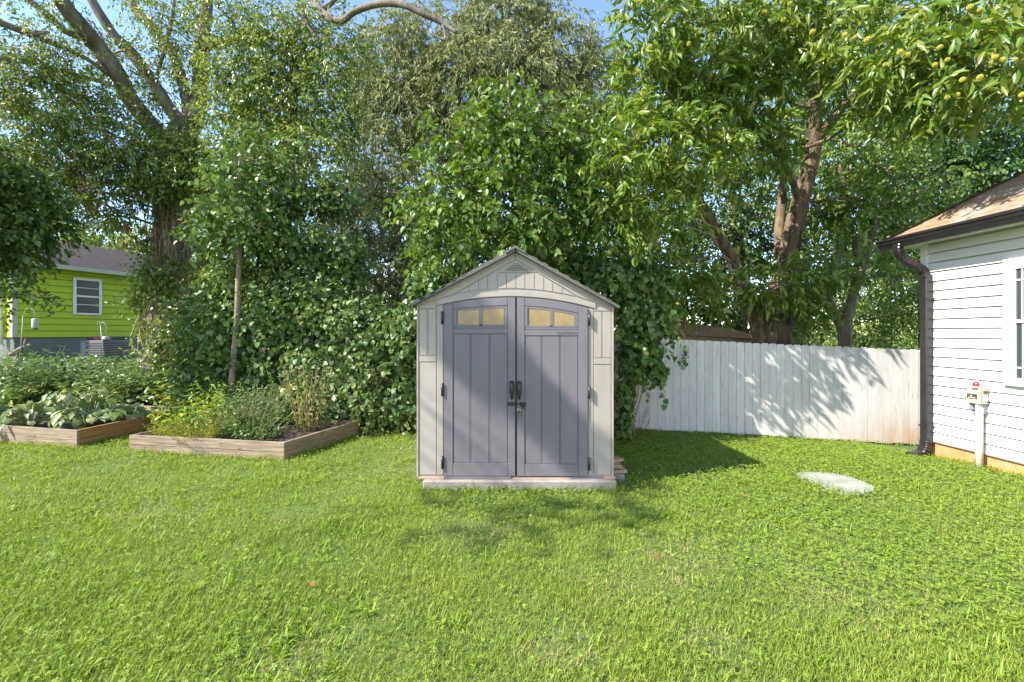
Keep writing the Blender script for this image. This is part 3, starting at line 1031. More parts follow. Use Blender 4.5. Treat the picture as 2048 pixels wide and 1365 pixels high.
# eave slope facing the lawn, as shingle courses with a small step
for k in range(NS):
    t0, t1 = k / NS, (k + 1) / NS
    def rowpt(t, side, lift):
        d = half * t
        u = e0 + d if side == 0 else e1 - d * 0.2
        return W(u, f0 - d, ZE + PI_ * d + lift)
    m.face([rowpt(t0, 0, .012), rowpt(t0, 1, .012), rowpt(t1, 1, .0), rowpt(t1, 0, .0)])
    m.face([rowpt(t0, 0, -.004), rowpt(t0, 1, -.004), rowpt(t0, 1, .012), rowpt(t0, 0, .012)])
top = ZE + PI_ * half
m.face([W(e0, f1, ZE), W(e0, f0, ZE), W(e0 + half, f0 - half, top)])
m.face([W(e0, f1, ZE), W(e0 + half, f0 - half, top), W(e1 - half * .2, f0 - half, top), W(e1, f1, ZE)])
m.face([W(e1, f0, ZE), W(e1, f1, ZE), W(e1 - half * .2, f0 - half, top)])
m.build('roof', M['shingle_tan'], house, recalc=False)
# hip cap shingles
m = MB()
for k in range(30):
    d0, d1 = half * k / 30, half * (k + 1.15) / 30
    p, q = W(e0 + d0, f0 - d0, ZE + PI_ * d0 + .03), W(e0 + d1, f0 - d1, ZE + PI_ * d1 + .018)
    sdv = (HU * 0.10 + HV * 0.0), (HV * 0.10)
    m.face([p, p + HV * .11 + Vector((0, 0, -.045)), q + HV * .11 + Vector((0, 0, -.045)), q])
    m.face([p, q, q - HU * .11 + Vector((0, 0, -.045)), p - HU * .11 + Vector((0, 0, -.045))])
m.build('hip_cap', M['shingle_tan'], house, recalc=False)
# soffit and fascia
m = MB()
wbox(m, e0 + .03, e1, -0.02, OV - 0.02, 2.795, 2.812)
wbox(m, e0 + .03, 0.03, f1, -0.021, 2.795, 2.812)
wbox(m, e0 + .012, e1, OV - 0.019, OV, 2.785, 2.88)
wbox(m, e0 + .010, e0 + .0295, f1, OV - .0195, 2.785, 2.88)
m.build('soffit', M['white_trim'], house)
# K-style gutter
m = MB()
prof = [(OV + .002, 2.7582), (OV + .060, 2.7582), (OV + .075, 2.7966), (OV + .100, 2.8222), (OV + .108, 2.8567), (OV + .125, 2.8644), (OV + .125, 2.8900), (OV + .112, 2.8900), (OV + .108, 2.8746),
        (OV + .09, 2.8414), (OV + .055, 2.7774), (OV + .012, 2.7774), (OV + .012, 2.8862), (OV + .002, 2.8862)]
m.prism(prof, lambda v, z: W(e0 - .005, v, z), lambda v, z: W(e1, v, z))
m.prism([(OV + .002, 2.7594), (OV + .060, 2.7594), (OV + .10, 2.8222), (OV + .124, 2.8670), (OV + .124, 2.8887), (OV + .002, 2.8887)], lambda v, z: W(e0 - .011, v, z), lambda v, z: W(e0 - .0052, v, z))
for u in (1.02, 2.4):
    m.box(W(u, OV + .116, 2.872), (0.012, 0.03, 0.04))
m.build('gutter', M['black_gutter'], house)
# downspout: outlet, two elbows, pipe, kick-out
def sq_pipe(mb, pts, w, d, ribs=False):
    """rectangular pipe along pts (u,v,z); w along the wall, d out of it"""
    P3 = [W(*p) for p in pts]
    rings = []
    for i, p in enumerate(P3):
        t = (P3[min(i + 1, len(P3) - 1)] - P3[max(i - 1, 0)]).normalized()
        a = HU - t * HU.dot(t)
        if a.length < 0.2: a = Vector((0, 0, 1)) - t * t.z
        a.normalize()
        b = t.cross(a).normalized()
        s = 1.0 + (0.07 if ribs and i % 2 else 0.0)
        c = 0.25
        ring = []
        for (x, y) in [(-1, -1 + c), (-1 + c, -1), (1 - c, -1), (1, -1 + c), (1, 1 - c), (1 - c, 1), (-1 + c, 1), (-1, 1 - c)]:
            ring.append(mb.bm.verts.new(p + a * (x * w / 2 * s) + b * (y * d / 2 * s)))
        rings.append(ring)
    for r0, r1 in zip(rings[:-1], rings[1:]):
        for k in range(8):
            mb._f([r0[k], r0[(k + 1) % 8], r1[(k + 1) % 8], r1[k]])
    mb._f(list(reversed(rings[0]))); mb._f(rings[-1])


dsp = MB()
U_ = 0.125
sq_pipe(dsp, [(U_, .085, 2.30), (U_, .083, 1.6), (U_, .083, 0.9), (U_, .083, .16)], 0.105, 0.085)
for zc in (2.05, 0.35):
    wbox(dsp, U_ - .062, U_ + .062, .02, .131, zc, zc + .016)
ds = dsp.build('downspout', M['black_gutter'], house)
m = MB()
pts = smooth_path([(U_ - .10, OV + .05, 2.80), (U_ - .10, OV + .05, 2.70), (U_ - .09, OV - .01, 2.60), (U_ - .02, .22, 2.50), (U_, .12, 2.43), (U_, .085, 2.30)], 5)
sq_pipe(m, [tuple(p) for p in pts], 0.098, 0.078, True)
m.build('elbow', M['black_gutter'], ds)
m = MB()
pts = smooth_path([(U_, .083, .17), (U_, .09, .08), (U_, .15, -.005), (U_ + .0, .30, -.04)], 5)
sq_pipe(m, [tuple(p) for p in pts], 0.112, 0.09, True)
m.build('elbow', M['black_gutter'], ds)
# window
u0, u1, z0, z1 = 1.02, 1.95, 1.005, 2.43
m = MB()
wbox(m, u0, u0 + .085, 0.0, .062, z0, z1, .004)
wbox(m, u1 - .085, u1, 0.0, .062, z0, z1, .004)
wbox(m, u0 + .0852, u1 - .0852, 0.0, .062, z1 - .085, z1, .004)
wbox(m, u0 + .0852, u1 - .0852, 0.0, .066, z0, z0 + .06, .004)
wn_ = m.build('window', M['white_trim'], house)
m = MB()
zm = (z0 + z1) / 2 + .01
for a, b, vv in ((zm - .018, z1 - .086, .028), (z0 + .061, zm + .018, .018)):
    wbox(m, u0 + .086, u0 + .112, 0.026, vv + .024, a, b)
    wbox(m, u1 - .112, u1 - .086, 0.026, vv + .024, a, b)
    wbox(m, u0 + .1121, u1 - .1121, 0.026, vv + .024, a, a + .03)
    wbox(m, u0 + .1121, u1 - .1121, 0.026, vv + .024, b - .03, b)
    wbox(m, u0 + .1121, u1 - .1121, 0.026, vv + .016, b - .165, b - .15) if vv > .02 else wbox(m, u0 + .1121, u1 - .1121, 0.026, vv + .024 - .006, a + .14, a + .155)
    for us in (u0 + .17, u1 - .185):
        wbox(m, us, us + .012, 0.026, vv + .024 - .007, a + .031, b - .031)
m.build('sash', M['white_trim'], wn_)
m = MB()
wbox(m, u0 + .113, u1 - .113, 0.0255, .034, zm + .012, z1 - .117)
wbox(m, u0 + .113, u1 - .113, 0.0255, .030, z0 + .092, zm - .012)
m.build('pane', M['window_glass'], wn_)
m = MB()
wbox(m, u0 + .30, u0 + .36, 0.0342, .0352, zm + .02, z1 - .2)
m.build('curtain', M['curtain'], wn_)

# alarm box on a post
pc = Vector((5.545, 5.40, g(5.545, 5.40) - 0.02))
ab = thing('alarm_box', 'beige alarm box with a red dome light on a post by the white wall', 'alarm box', pc)
m = MB()
m.tube([pc + Vector((0, 0, -.1)), pc + Vector((0, 0, .80))], 0.036, 14)
m.build('post', M['pvc'], ab)
Z0b, Z1b = 0.755, 0.965
bx0, bx1, by0, by1 = 5.495, 5.605, 5.345, 5.515
m = MB()
m.box(((bx0 + bx1) / 2 + .012, (by0 + by1) / 2, (Z0b + Z1b) / 2), (bx1 - bx0 - .024, by1 - by0 - .006, Z1b - Z0b - .006), bevel=.006)
bxo = m.build('box', M['box_plastic'], ab)
m = MB()
m.box((bx0 + .012, (by0 + by1) / 2, (Z0b + Z1b) / 2), (.024, by1 - by0, Z1b - Z0b), bevel=.006)
m.build('lid', M['box_plastic'], bxo)
for zz in (.815, .915):
    m = MB()
    m.box((bx0 + .012, by1 + .004, zz), (.016, .010, .045), bevel=.002)
    m.build('hinge', M['black_metal'], bxo)
m = MB()
m.box((bx0 - .0012, (by0 + by1) / 2 + .005, .842), (.002, .118, .058))
m.build('name_plate', M['label_dark'], bxo)
m = MB()
m.box((bx0 - .0028, (by0 + by1) / 2 + .005, .827), (.0012, .085, .007))
m.box((bx0 - .0028, (by0 + by1) / 2 + .012, .848), (.0012, .018, .014))
m.build('plate_print', M['label_light'], bxo)
m = MB()
m.box((bx0 - .0012, (by0 + by1) / 2 - .03, .935), (.002, .07, .018))
m.build('name_plate', M['label_dark'], bxo)
# round horn on the side that faces the camera
m = MB()
cc = Vector(((bx0 + bx1) / 2 + .014, by0 + .001, .825))
for r, dy in ((.030, -.006), (.024, -.010), (.008, -.013)):
    m.tube([cc, cc + Vector((0, dy, 0))], r, 18)
m.build('horn', M['white_plastic'], bxo)
m = MB()
m.box(((bx0 + bx1) / 2 + .014, by0 + .0005, .90), (.045, .005, .03), bevel=.001)
m.build('switch', M['label_dark'], bxo)
m = MB()
m.lathe(((bx0 + bx1) / 2 - .01, (by0 + by1) / 2, Z1b - .002), [(.034, 0), (.034, .012), (.030, .03), (.022, .045), (.010, .052), (.001, .054)], 18)
m.build('dome_light', M['red_lens'], ab)
m = MB()
m.box(((bx0 + bx1) / 2 + .03, by0 + .07, .70), (.05, .10, .12), bevel=.006)
m.box(((bx0 + bx1) / 2 + .00, by0 + .14, .715), (.05, .04, .09), bevel=.006)
m.build('conduit_fitting', M['ac_metal'], ab)
m = MB()
m.tube(smooth_path([Vector((5.58, by0 + .02, .72)), Vector((5.59, by0 - .04, .735)), Vector((5.61, by0 - .10, .75)), Vector((5.618, by0 - .2, .75))], 4), .004, 6)
m.build('cable', M['ac_metal'], ab)

# ------------------------------------------------------------------ the board fence
FA, FB_ = Vector((0.9, 7.68, 0)), Vector((8.6, 7.05, 0))
fd = (FB_ - FA).normalized()
fn = Vector((fd.y, -fd.x, 0))
if fn.y > 0: fn = -fn
fence = thing('board_fence', 'whitewashed dog eared board fence between the shed vines and the white house', 'fence', (3.6, 7.45, -0.1))
fl = (FB_ - FA).length
m = MB()
bwid = 0.1265
nb = int(fl / bwid)
rng = np.random.default_rng(5)
for k in range(nb):
    s = k * bwid
    p = FA + fd * (s + bwid / 2)
    zb = -0.02 - 0.036 * max(0, p.x - 2.0) + 0.02 + rng.uniform(-.008, .012) - 0.012 * (p.x > 4.3)
    zt_ = 1.520 - 0.0435 * (p.x - 2.0) + rng.uniform(-.006, .006)
    w2 = bwid / 2 - rng.uniform(.0009, .0026)
    c = 0.022
    dv = rng.uniform(-.002, .002)
    poly = [(-w2, zb), (w2, zb), (w2, zt_ - c), (w2 - c, zt_), (-w2 + c, zt_), (-w2, zt_ - c)]
    m.prism(poly, lambda a, z: p + fd * a + fn * (.009 + dv) + Vector((0, 0, z)), lambda a, z: p + fd * a - fn * (.009 - dv) + Vector((0, 0, z)), 0.0012)
m.build('board_panel', M['fence'], fence)
m = MB()
for z in (0.28, 0.85, 1.28):
    a, b = FA - fn * .03 + Vector((0, 0, z)), FB_ - fn * .03 + Vector((0, 0, z - .25))
    m.hexa([a - fn * .019, a + fn * .019, b + fn * .019, b - fn * .019, a - fn * .019 + Vector((0, 0, .085)), a + fn * .019 + Vector((0, 0, .085)), b + fn * .019 + Vector((0, 0, .085)),
            b - fn * .019 + Vector((0, 0, .085))])
m.build('rail', M['wood_grey'], fence)
for k in range(4):
    p = FA + fd * (0.4 + 2.4 * k) - fn * .10
    m = MB()
    m.box(p + Vector((0, 0, .45)), (.09, .09, 1.6))
    m.build('post', M['wood_grey'], fence)

# ------------------------------------------------------------------ neighbour's dark roofed outbuilding beyond the fence
ob = thing('outbuilding', 'low outbuilding with dark mossy roof peeping over the fence', 'outbuilding', (4.6, 11.2, 0))
a, b = at(1366, 676, 10.4), at(1530, 686, 10.4)
m = MB()
m.hexa([Vector((a.x, 10.5, -.3)), Vector((b.x, 10.5, -.3)), Vector((b.x, 13, -.3)), Vector((a.x, 13, -.3)), Vector((a.x, 10.5, a.z - .06)), Vector((b.x, 10.5, b.z - .06)), Vector((b.x, 13, b.z - .06)), Vector((a.x, 13, a.z - .06))])
m.build('wall', M['grey_paint'], ob)
m = MB()
m.hexa([a + Vector((-.1, 0, -.06)), b + Vector((.1, 0, -.06)), b + Vector((.1, .03, -.06)), a + Vector((-.1, .03, -.06)),
        a + Vector((-.1, 0, .06)), b + Vector((.1, 0, .06)), b + Vector((.1, .03, .06)), a + Vector((-.1, .03, .06))])
m.build('fascia', M['wood_tan'], ob)
m = MB()
r0 = at(1335, 640, 11.8)
m.face([a + Vector((-.15, -.05, .07)), b + Vector((.15, -.05, .07)), b + Vector((-.2, 1.6, .38)), r0 + Vector((0, 0, 0)), ])
m.face([b + Vector((.15, -.05, .07)), b + Vector((.15, 3.2, .07)), b + Vector((-.2, 1.6, .38))])
m.face([a + Vector((-.15, 3.2, .07)), a + Vector((-.15, -.05, .07)), r0])
m.face([a + Vector((-.15, 3.2, .07)), r0, b + Vector((-.2, 1.6, .38)), b + Vector((.15, 3.2, .07))])
M['dark_roof'] = surf('dark_mossy_roof', (0.012, 0.009, 0.007), (0.035, 0.026, 0.018), 12, rough=0.95, bump=.8, bscale=30, spec=0.05)
m.build('roof', M['dark_roof'], ob, recalc=False)

# ------------------------------------------------------------------ the lime green house far left
GC = Vector((-15.25, 13.9, 0.0))
GU = Vector((0.305, 1.0, 0)).normalized()         # along the lime wall, away from the camera
GV = Vector((1.0, -0.305, 0)).normalized()        # out of it
gz = lambda: 0


def Q(u, v, z):
    return GC + GU * u + GV * v + Vector((0, 0, z))


def qbox(mb, u0, u1, v0, v1, z0, z1, bevel=0.0):
    return mb.hexa([Q(u0, v0, z0), Q(u1, v0, z0), Q(u1, v1, z0), Q(u0, v1, z0), Q(u0, v0, z1), Q(u1, v0, z1), Q(u1, v1, z1), Q(u0, v1, z1)], bevel)


GL, GD = 12.0, 9.0
ZB, ZT = 1.46, 3.78
gh = thing('lime_house', 'lime green sided house with purplish roof beyond the weeds', 'house', (GC.x, GC.y, 0.5))
m = MB()
n = 11
ch = (ZT - ZB) / n
for k in range(n):
    z0, z1 = ZB + k * ch, ZB + (k + 1) * ch
    m.face([Q(0, .030, z0), Q(GL, .030, z0), Q(GL, .004, z1 - .02), Q(0, .004, z1 - .02)])
    m.face([Q(0, -.03, z0), Q(GL, -.03, z0), Q(GL, .030, z0), Q(0, .030, z0)])
    m.face([Q(0, .004, z1 - .02), Q(GL, .004, z1 - .02), Q(GL, -.03, z1 - .012), Q(0, -.03, z1 - .012)])
    m.face([Q(-.022, -GD, z0), Q(-.022, 0.0, z0), Q(-.004, 0.0, z1), Q(-.004, -GD, z1)])
    m.face([Q(0, -GD, z0), Q(0, 0, z0), Q(-.022, 0, z0), Q(-.022, -GD, z0)])
qbox(m, .001, GL, -GD, -.029, ZB, ZT)
m.build('wall', M['green_paint'], gh, recalc=False)
m = MB()
qbox(m, .03, GL - .03, -GD + .03, -.03, -.3, ZB - .002)
m.build('foundation', M['grey_paint'], gh)
m = MB()
qbox(m, -.03, .10, -.09, .038, ZB, ZT, .004)
m.build('corner_trim', M['cream_trim'], gh)
m = MB()
ov = .5
hz = ZT + .02
hh = GD / 2 + ov
pk = hz + 1.55
m.face([Q(-ov, ov, hz), Q(GL + ov, ov, hz), Q(GL - 2, -GD / 2, pk), Q(2.6, -GD / 2, pk)])
m.face([Q(-ov, -GD - ov, hz), Q(-ov, ov, hz), Q(2.6, -GD / 2, pk)])
m.face([Q(GL + ov, ov, hz), Q(GL + ov, -GD - ov, hz), Q(GL - 2, -GD / 2, pk)])
m.face([Q(GL + ov, -GD - ov, hz), Q(-ov, -GD - ov, hz), Q(2.6, -GD / 2, pk), Q(GL - 2, -GD / 2, pk)])
m.build('roof', M['shingle_purple'], gh, recalc=False)
m = MB()
qbox(m, -ov, GL + ov, .0, ov - .02, hz - .10, hz - .085)
qbox(m, -ov, -.03, -GD, -.001, hz - .10, hz - .085)
qbox(m, -ov, GL + ov, ov - .019, ov, hz - .14, hz - .004)
qbox(m, -ov - .02, -ov - .001, -GD - ov, ov, hz - .14, hz - .004)
m.build('soffit', M['cream_trim'], gh)


def gwin(u0, u1, z0, z1):
    m = MB()
    t = .085
    qbox(m, u0, u0 + t, 0, .06, z0, z1, .004)
    qbox(m, u1 - t, u1, 0, .06, z0, z1, .004)
    qbox(m, u0 + t, u1 - t, 0, .06, z1 - t, z1, .004)
    qbox(m, u0 + t, u1 - t, 0, .07, z0, z0 + t * .7, .004)
    w = m.build('window', M['white_trim'], gh)
    zc = (z0 + z1) / 2
    m = MB()
    qbox(m, u0 + t, u1 - t, .001, .05, zc - .03, zc + .03)
    for zz in ((z0 + zc) / 2 + .03, (z1 + zc) / 2 - .03):
        qbox(m, u0 + t, u1 - t, .001, .044, zz - .011, zz + .011)
    m.build('sash', M['white_trim'], w)
    m = MB()
    qbox(m, u0 + t, u1 - t, .0008, .034, z0 + t * .7, z1 - t)
    m.build('pane', M['dark_glass'], w)


# window spans px 145..201
gwin(1.50, 2.33, 2.22, 3.48)
m = MB()
qbox(m, 1.95, 3.1, -.029, -.01, ZB - .24, ZB - .05)
m.build('crawlspace_vent', M['ac_dark'], gh)
m = MB()
m.box(Q(-.09, -.42, 2.5), (.09, .09, 2.5))
m.build('downspout', M['white_trim'], gh)
m = MB()
qbox(m, -.20, -.024, -.95, -.62, 1.75, 2.25, .01)
qbox(m, -.26, -.20, -.9, -.67, 1.95, 2.2, .01)
m.build('meter_box', M['ac_metal'], gh)

# condenser unit beside it
ap = at(192, 683, 14.6)
acu = thing('condenser_unit', 'grey outdoor air conditioner with dark louvred side by the lime wall', 'air conditioner', (ap.x, 14.6, 0.5))
m = MB()
zc0, zc1 = 0.45, ap.z
cx, cy = ap.x, 15.0
R_ = Matrix.Rotation(-0.28, 3, 'Z')
m.box(Vector((cx, cy, (zc0 + zc1) / 2)), (1.0, 0.9, zc1 - zc0), rot=R_, bevel=.015)
m.box(Vector((cx, cy, zc1 + .004)), (1.04, .94, .03), rot=R_, bevel=.01)
m.build('cabinet', M['ac_metal'], acu)
m = MB()
for k in range(11):
    zz = zc0 + .08 + k * (zc1 - zc0 - .14) / 10
    m.box(Vector((cx, cy, zz)) + R_ @ Vector((.12, -.46, 0)), (.72, .03, .030), rot=R_)
    m.box(Vector((cx, cy, zz)) + R_ @ Vector((.51, 0, 0)), (.03, .8, .030), rot=R_)
m.build('louvre', M['ac_dark'], acu)
fp = thing('flower_pot', 'round terracotta pot saucer lying on top of the grey air conditioner', 'pot', (cx - .05, cy - .1, zc1 + .02))
m = MB()
m.lathe((cx - .05, cy - .1, zc1 + .019), [(.17, 0), (.21, .03), (.23, .09), (.235, .11)], 18)
m.build('bowl', M['terracotta'], fp)
m = MB()
m.lathe((cx - .05, cy - .1, zc1 + .129), [(.25, 0), (.25, .035), (.22, .035), (.20, .01)], 18)
m.build('rim', M['terracotta'], fp)


M['pole'] = surf('faded_pole', (0.26, 0.26, 0.23), (0.36, 0.36, 0.32), 8, rough=0.5)
M['feeder_plastic'] = surf('cloudy_plastic', (0.32, 0.33, 0.31), (0.45, 0.45, 0.43), 14, rough=0.35)


def hook(name, label, base, top, pts, r=.012):
    t = thing(name, label, 'garden hook', base)
    m = MB()
    m.tube([base, base.lerp(top, .5) + Vector((.01, 0, 0)), top], r, 8)
    m.build('pole', M['pole'], t)
    for p in pts:
        m = MB()
        m.tube(smooth_path(p, 4), r * .85, 8)
        m.build('arm', M['pole'], t)


def feeder(name, label, c, r, h):
    t = thing(name, label, 'bird feeder', c)
    m = MB()
    m.lathe(c, [(r * .92, 0), (r, .02), (r, h * .9), (r * .7, h * .96), (r * .15, h)], 16)
    m.build('tube', M['feeder_plastic'], t)
    m = MB()
    m.lathe(c + Vector((0, 0, -.035)), [(r * .5, 0), (r * .8, .015), (r * .9, .034)], 16)
    m.build('tray', M['ac_dark'], t)
    m = MB()
    m.tube([c + Vector((0, 0, h)), c + Vector((0, 0, h + .16))], .006, 6)
    m.build('hanger', M['ac_metal'], t)


Zh = 11.5
hb, ht = at(37, 740, Zh), at(46, 632, Zh)
hook('feeder_hook', 'thin white pole hook holding a tube feeder before the lime wall', hb, ht, [[ht, at(52, 619, Zh), at(60, 617, Zh), at(68, 622, Zh), at(71, 629, Zh)]], .008)
feeder('bird_feeder', 'white tube bird feeder hanging near the corner of the lime house', at(70, 657, Zh), .065, .25)
hb, ht = at(208, 728, 12), at(201, 652, 12)
hook('plant_hook', 'double armed pale plant hook standing in front of the air conditioner', hb, ht,
     [[ht, at(203, 646, 12), at(208, 646, 12), at(213, 653, 12), at(213.5, 660, 12)], [ht, at(199, 644.5, 12), at(196, 646, 12), at(194.5, 652, 12)]], .011)
feeder('seed_feeder', 'small caged feeder hanging from the hook over the air conditioner', at(212, 680, 12), .075, .09)
m = MB()
A_, B_ = at(30, 704, 11.6), at(60, 691, 11.9)
m.tube([A_ + Vector((-.15, 0, -.08)), A_, A_.lerp(B_, .5) + Vector((0, 0, .02)), B_, B_ + Vector((.03, 0, .01))], [.05, .06, .055, .045, .015], 9, True, .7)
m.tube([A_.lerp(B_, .6), A_.lerp(B_, .8) + Vector((0, -.05, .12)), A_.lerp(B_, .85) + Vector((0, -.05, .2))], [.03, .025, .012], 6, True, .4)
m.tube([A_.lerp(B_, .2), A_.lerp(B_, .1) + Vector((0, -.03, -.5))], [.05, .06], 7, True, .4)
tag(m.build('broken_log', M['bark_small'], None, A_), 'broken grey log leaning in the weeds below the lime house corner', 'log')

# ------------------------------------------------------------------ stone slab set in the lawn
m = MB()
poly = [(1592, 953), (1606, 950.5), (1641, 951), (1668, 953.5), (1700, 960), (1729, 971), (1752, 983), (1748, 988), (1733, 992.5), (1702, 990.5), (1668, 987), (1650, 979), (1625, 968.5), (1603, 961)]
pts = [on_ground(*p) for p in poly]
tp = [m.bm.verts.new(p + Vector((0, 0, .036))) for p in pts]
bt = [m.bm.verts.new(p + Vector((0, 0, -.03))) for p in pts]
m._f(list(reversed(tp)))
for i in range(len(pts)):
    j = (i + 1) % len(pts)
    m._f([tp[i], tp[j], bt[j], bt[i]])
STONE = [(p.x, p.y) for p in pts]
tag(m.build('stepping_stone', M['slate'], None, on_ground(1670, 972)), 'pale flat stone sunk in the lawn before the fence', 'stone')

# small dry stick and fallen leaves on the lawn
for (a, b, lab) in [((1722, 914), (1748, 912), 'thin dark stick lying on the lawn near the downspout')]:
    A, Bq = on_ground(*a), on_ground(*b)
    m = MB()
    m.tube([A + Vector((0, 0, .045)), A.lerp(Bq, .5) + Vector((0, .02, .055)), Bq + Vector((0, 0, .045))], .008, 6)
    tag(m.build('stick', M['dry_stem'], None, A), lab, 'stick')

# ------------------------------------------------------------------ raised beds
def plank_box(name, label, corners, h, mats, thick=.04, cat_='garden bed', rows=2):
    """corners: ground points front-left, front-right, back-right, back-left; planks are parts"""
    c = sum((Vector((p[0], p[1], 0)) for p in corners), Vector()) / 4
    root = thing(name, label, cat_, (c.x, c.y, g(c.x, c.y)))
    n = len(corners)
    for i in range(n):
        a, b = Vector((*corners[i], 0)), Vector((*corners[(i + 1) % n], 0))
        a.z, b.z = g(a.x, a.y) - .01, g(b.x, b.y) - .01
        d = (b - a); d.z = 0; d.normalize()
        nn = Vector((d.y, -d.x, 0))
        m = MB()
        hs = [0, h * .46, h] if rows == 2 else [0, h]
        for k in range(len(hs) - 1):
            z0, z1 = hs[k] + (.003 if k else 0), hs[k + 1]
            e = .022 if i % 2 == 0 else -.022
            jz = random.uniform(-.004, .004)
            A, Bq = a - d * e + nn * jz, b + d * e + nn * jz
            m.hexa([A - nn * thick / 2 + Vector((0, 0, z0)), Bq - nn * thick / 2 + Vector((0, 0, z0)), Bq + nn * thick / 2 + Vector((0, 0, z0)), A + nn * thick / 2 + Vector((0, 0, z0)),
                    A - nn * thick / 2 + Vector((0, 0, z1)), Bq - nn * thick / 2 + Vector((0, 0, z1)), Bq + nn * thick / 2 + Vector((0, 0, z1)), A + nn * thick / 2 + Vector((0, 0, z1))], .004)
        m.build('plank', mats[i], root)
    m = MB()
    q = [c.lerp(Vector((*p, 0)), .985) for p in corners]
    N_ = 10
    gr = []
    for i in range(N_ + 1):
        row = []
        for j in range(N_ + 1):
            e0_, e1_ = q[0].lerp(q[1], i / N_), q[3].lerp(q[2], i / N_)
            p = e0_.lerp(e1_, j / N_)
            p.z = g(p.x, p.y) + h * .62 + .03 * noise.noise((p.x * 3, p.y * 3, 1))
            row.append(m.bm.verts.new(p))
        gr.append(row)
    for i in range(N_):
        for j in range(N_):
            m._f([gr[i][j], gr[i + 1][j], gr[i + 1][j + 1], gr[i][j + 1]], True)
    m.build('soil', M['soil'], root)
    return root


BED1 = [(-8.9, 7.0), (-6.04, 6.32), (-5.93, 8.2), (-8.8, 9.0)]
BED2 = [(-5.13, 6.14), (-2.86, 5.70), (-2.42, 7.12), (-4.75, 7.62)]
plank_box('garden_bed', 'raised bed of two stacked planks holding the pale squash leaves', BED1, .255, [M['wood_grey'], M['wood_warm'], M['wood_grey'], M['wood_tan']])
plank_box('garden_bed', 'grey raised plank bed of herbs and flowers nearest the shed', BED2, .235, [M['wood_grey'], M['wood_grey'], M['wood_grey'], M['wood_grey']])


def stems_and_leaves(name, label, cat_, base, n_stem, h, spread, ll, lw, kind, mat, per=10, stem_mat='stem', droop=.3, up=.8, seed=1, r=.006, lean=.5, group=None, low=.12, flower=None):
    rng = np.random.default_rng(seed)
    root = thing(name, label, cat_, base, group)
    m = MB()
    P, D, N, L, Wd = [], [], [], [], []
    tips = []
    for k in range(n_stem):
        a = rng.random() * 6.283
        e = spread * math.sqrt(rng.random())
        b = Vector(base) + Vector((math.cos(a) * e * .35, math.sin(a) * e * .35, -.03))
        hh = h * rng.uniform(.55, 1.05)
        tip = Vector(base) + Vector((math.cos(a) * e, math.sin(a) * e, hh))
        mid = b.lerp(tip, .5) + Vector((rng.normal() * .03, rng.normal() * .03, hh * .08))
        path = smooth_path([b, mid, tip], 3)
        m.tube(path, list(np.linspace(r, r * .4, len(path))), 5)
        tips.append(tip)
        for j in range(per):
            t = low + (1 - low) * (j + rng.random()) / per
            i = min(len(path) - 2, int(t * (len(path) - 1)))
            p = Vector(path[i]).lerp(Vector(path[i + 1]), t * (len(path) - 1) - i)
            an = j * 2.4 + rng.normal() * .5
            P.append(p)
            D.append((math.cos(an), math.sin(an), rng.normal() * .3 - droop + .5 * (t > .85)))
            N.append((rng.normal() * .3, rng.normal() * .3, up))
            s = rng.uniform(.6, 1.15) * (1.1 - .45 * t)
            L.append(ll * s); Wd.append(lw * s)
    m.build('stem', M[stem_mat], root)
    leaf_mesh('foliage', np.array(P), np.array(D), np.array(N), np.array(L), np.array(Wd), kind, M[mat], root)
    if flower:
        for t_ in tips[::11]:
            m = MB()
            m.lathe(t_ + Vector((0, 0, -.01)), [(.005, 0), (.022, .010), (.024, .018), (.010, .026), (.001, .027)], 9)
            m.build('flower', M[flower], root)
    return root


def z_at(x, y, dz=0):
    return Vector((x, y, g(x, y) + dz))


# squash in the left bed: broad drooping pale leaves on stalks
rng = np.random.default_rng(11)
SQ = [(-6.55, 7.0, .42), (-7.0, 7.6, .62), (-7.35, 6.95, .40), (-6.6, 7.5, .36), (-7.7, 7.8, .5), (-6.35, 7.35, .34), (-8.0, 7.2, .4)]
SQL = ['squash plant sprawling at the near right corner of the left bed', 'tallest squash plant with pale flopped leaves in the left bed', 'squash plant along the front plank of the left bed',
       'squash plant near the back right corner of the left bed', 'squash plant at the back left of the left bed', 'small squash plant against the orange side plank', 'squash plant at the far left edge of the picture']
for k, (x, y, h) in enumerate(SQ):
    root = thing('squash_plant', SQL[k], 'squash plant', z_at(x, y, .15), 'squash plants in the left bed')
    P, D, N, L, Wd = [], [], [], [], []
    m = MB()
    for j in range(30):
        a = j * 2.39 + rng.normal() * .3
        e = rng.uniform(.1, .46)
        hh = h * rng.uniform(.35, .9)
        b = z_at(x, y, .14)
        tip = b + Vector((math.cos(a) * e, math.sin(a) * e, hh))
        path = smooth_path([b, b.lerp(tip, .5) + Vector((0, 0, hh * .22)), tip], 4)
        m.tube(path, [.008] * (len(path) - 1) + [.005], 6)
        P.append(tip); D.append((math.cos(a) * .8 + .25, math.sin(a) * .6 - .2, -.55 + rng.normal() * .25)); N.append((math.cos(a) * .3 + rng.normal() * .25, -.35 + rng.normal() * .25, .8))
        s = rng.uniform(.45, 1.2)
        L.append(.185 * s); Wd.append(.165 * s)
    m.build('stem', M['stem'], root)
    A_ = [np.array(q) for q in (P, D, N, L, Wd)]
    i0, i1 = np.arange(30) % 5 < 2, np.arange(30) % 5 >= 2
    leaf_mesh('foliage', *[q[i0] for q in A_], 'big', M['leaf_squash'], root)
    leaf_mesh('foliage', A_[0][i1], A_[1][i1], A_[2][i1], A_[3][i1] * 1.05, A_[4][i1] * .62, 'ovate', M['leaf_squash'], root)

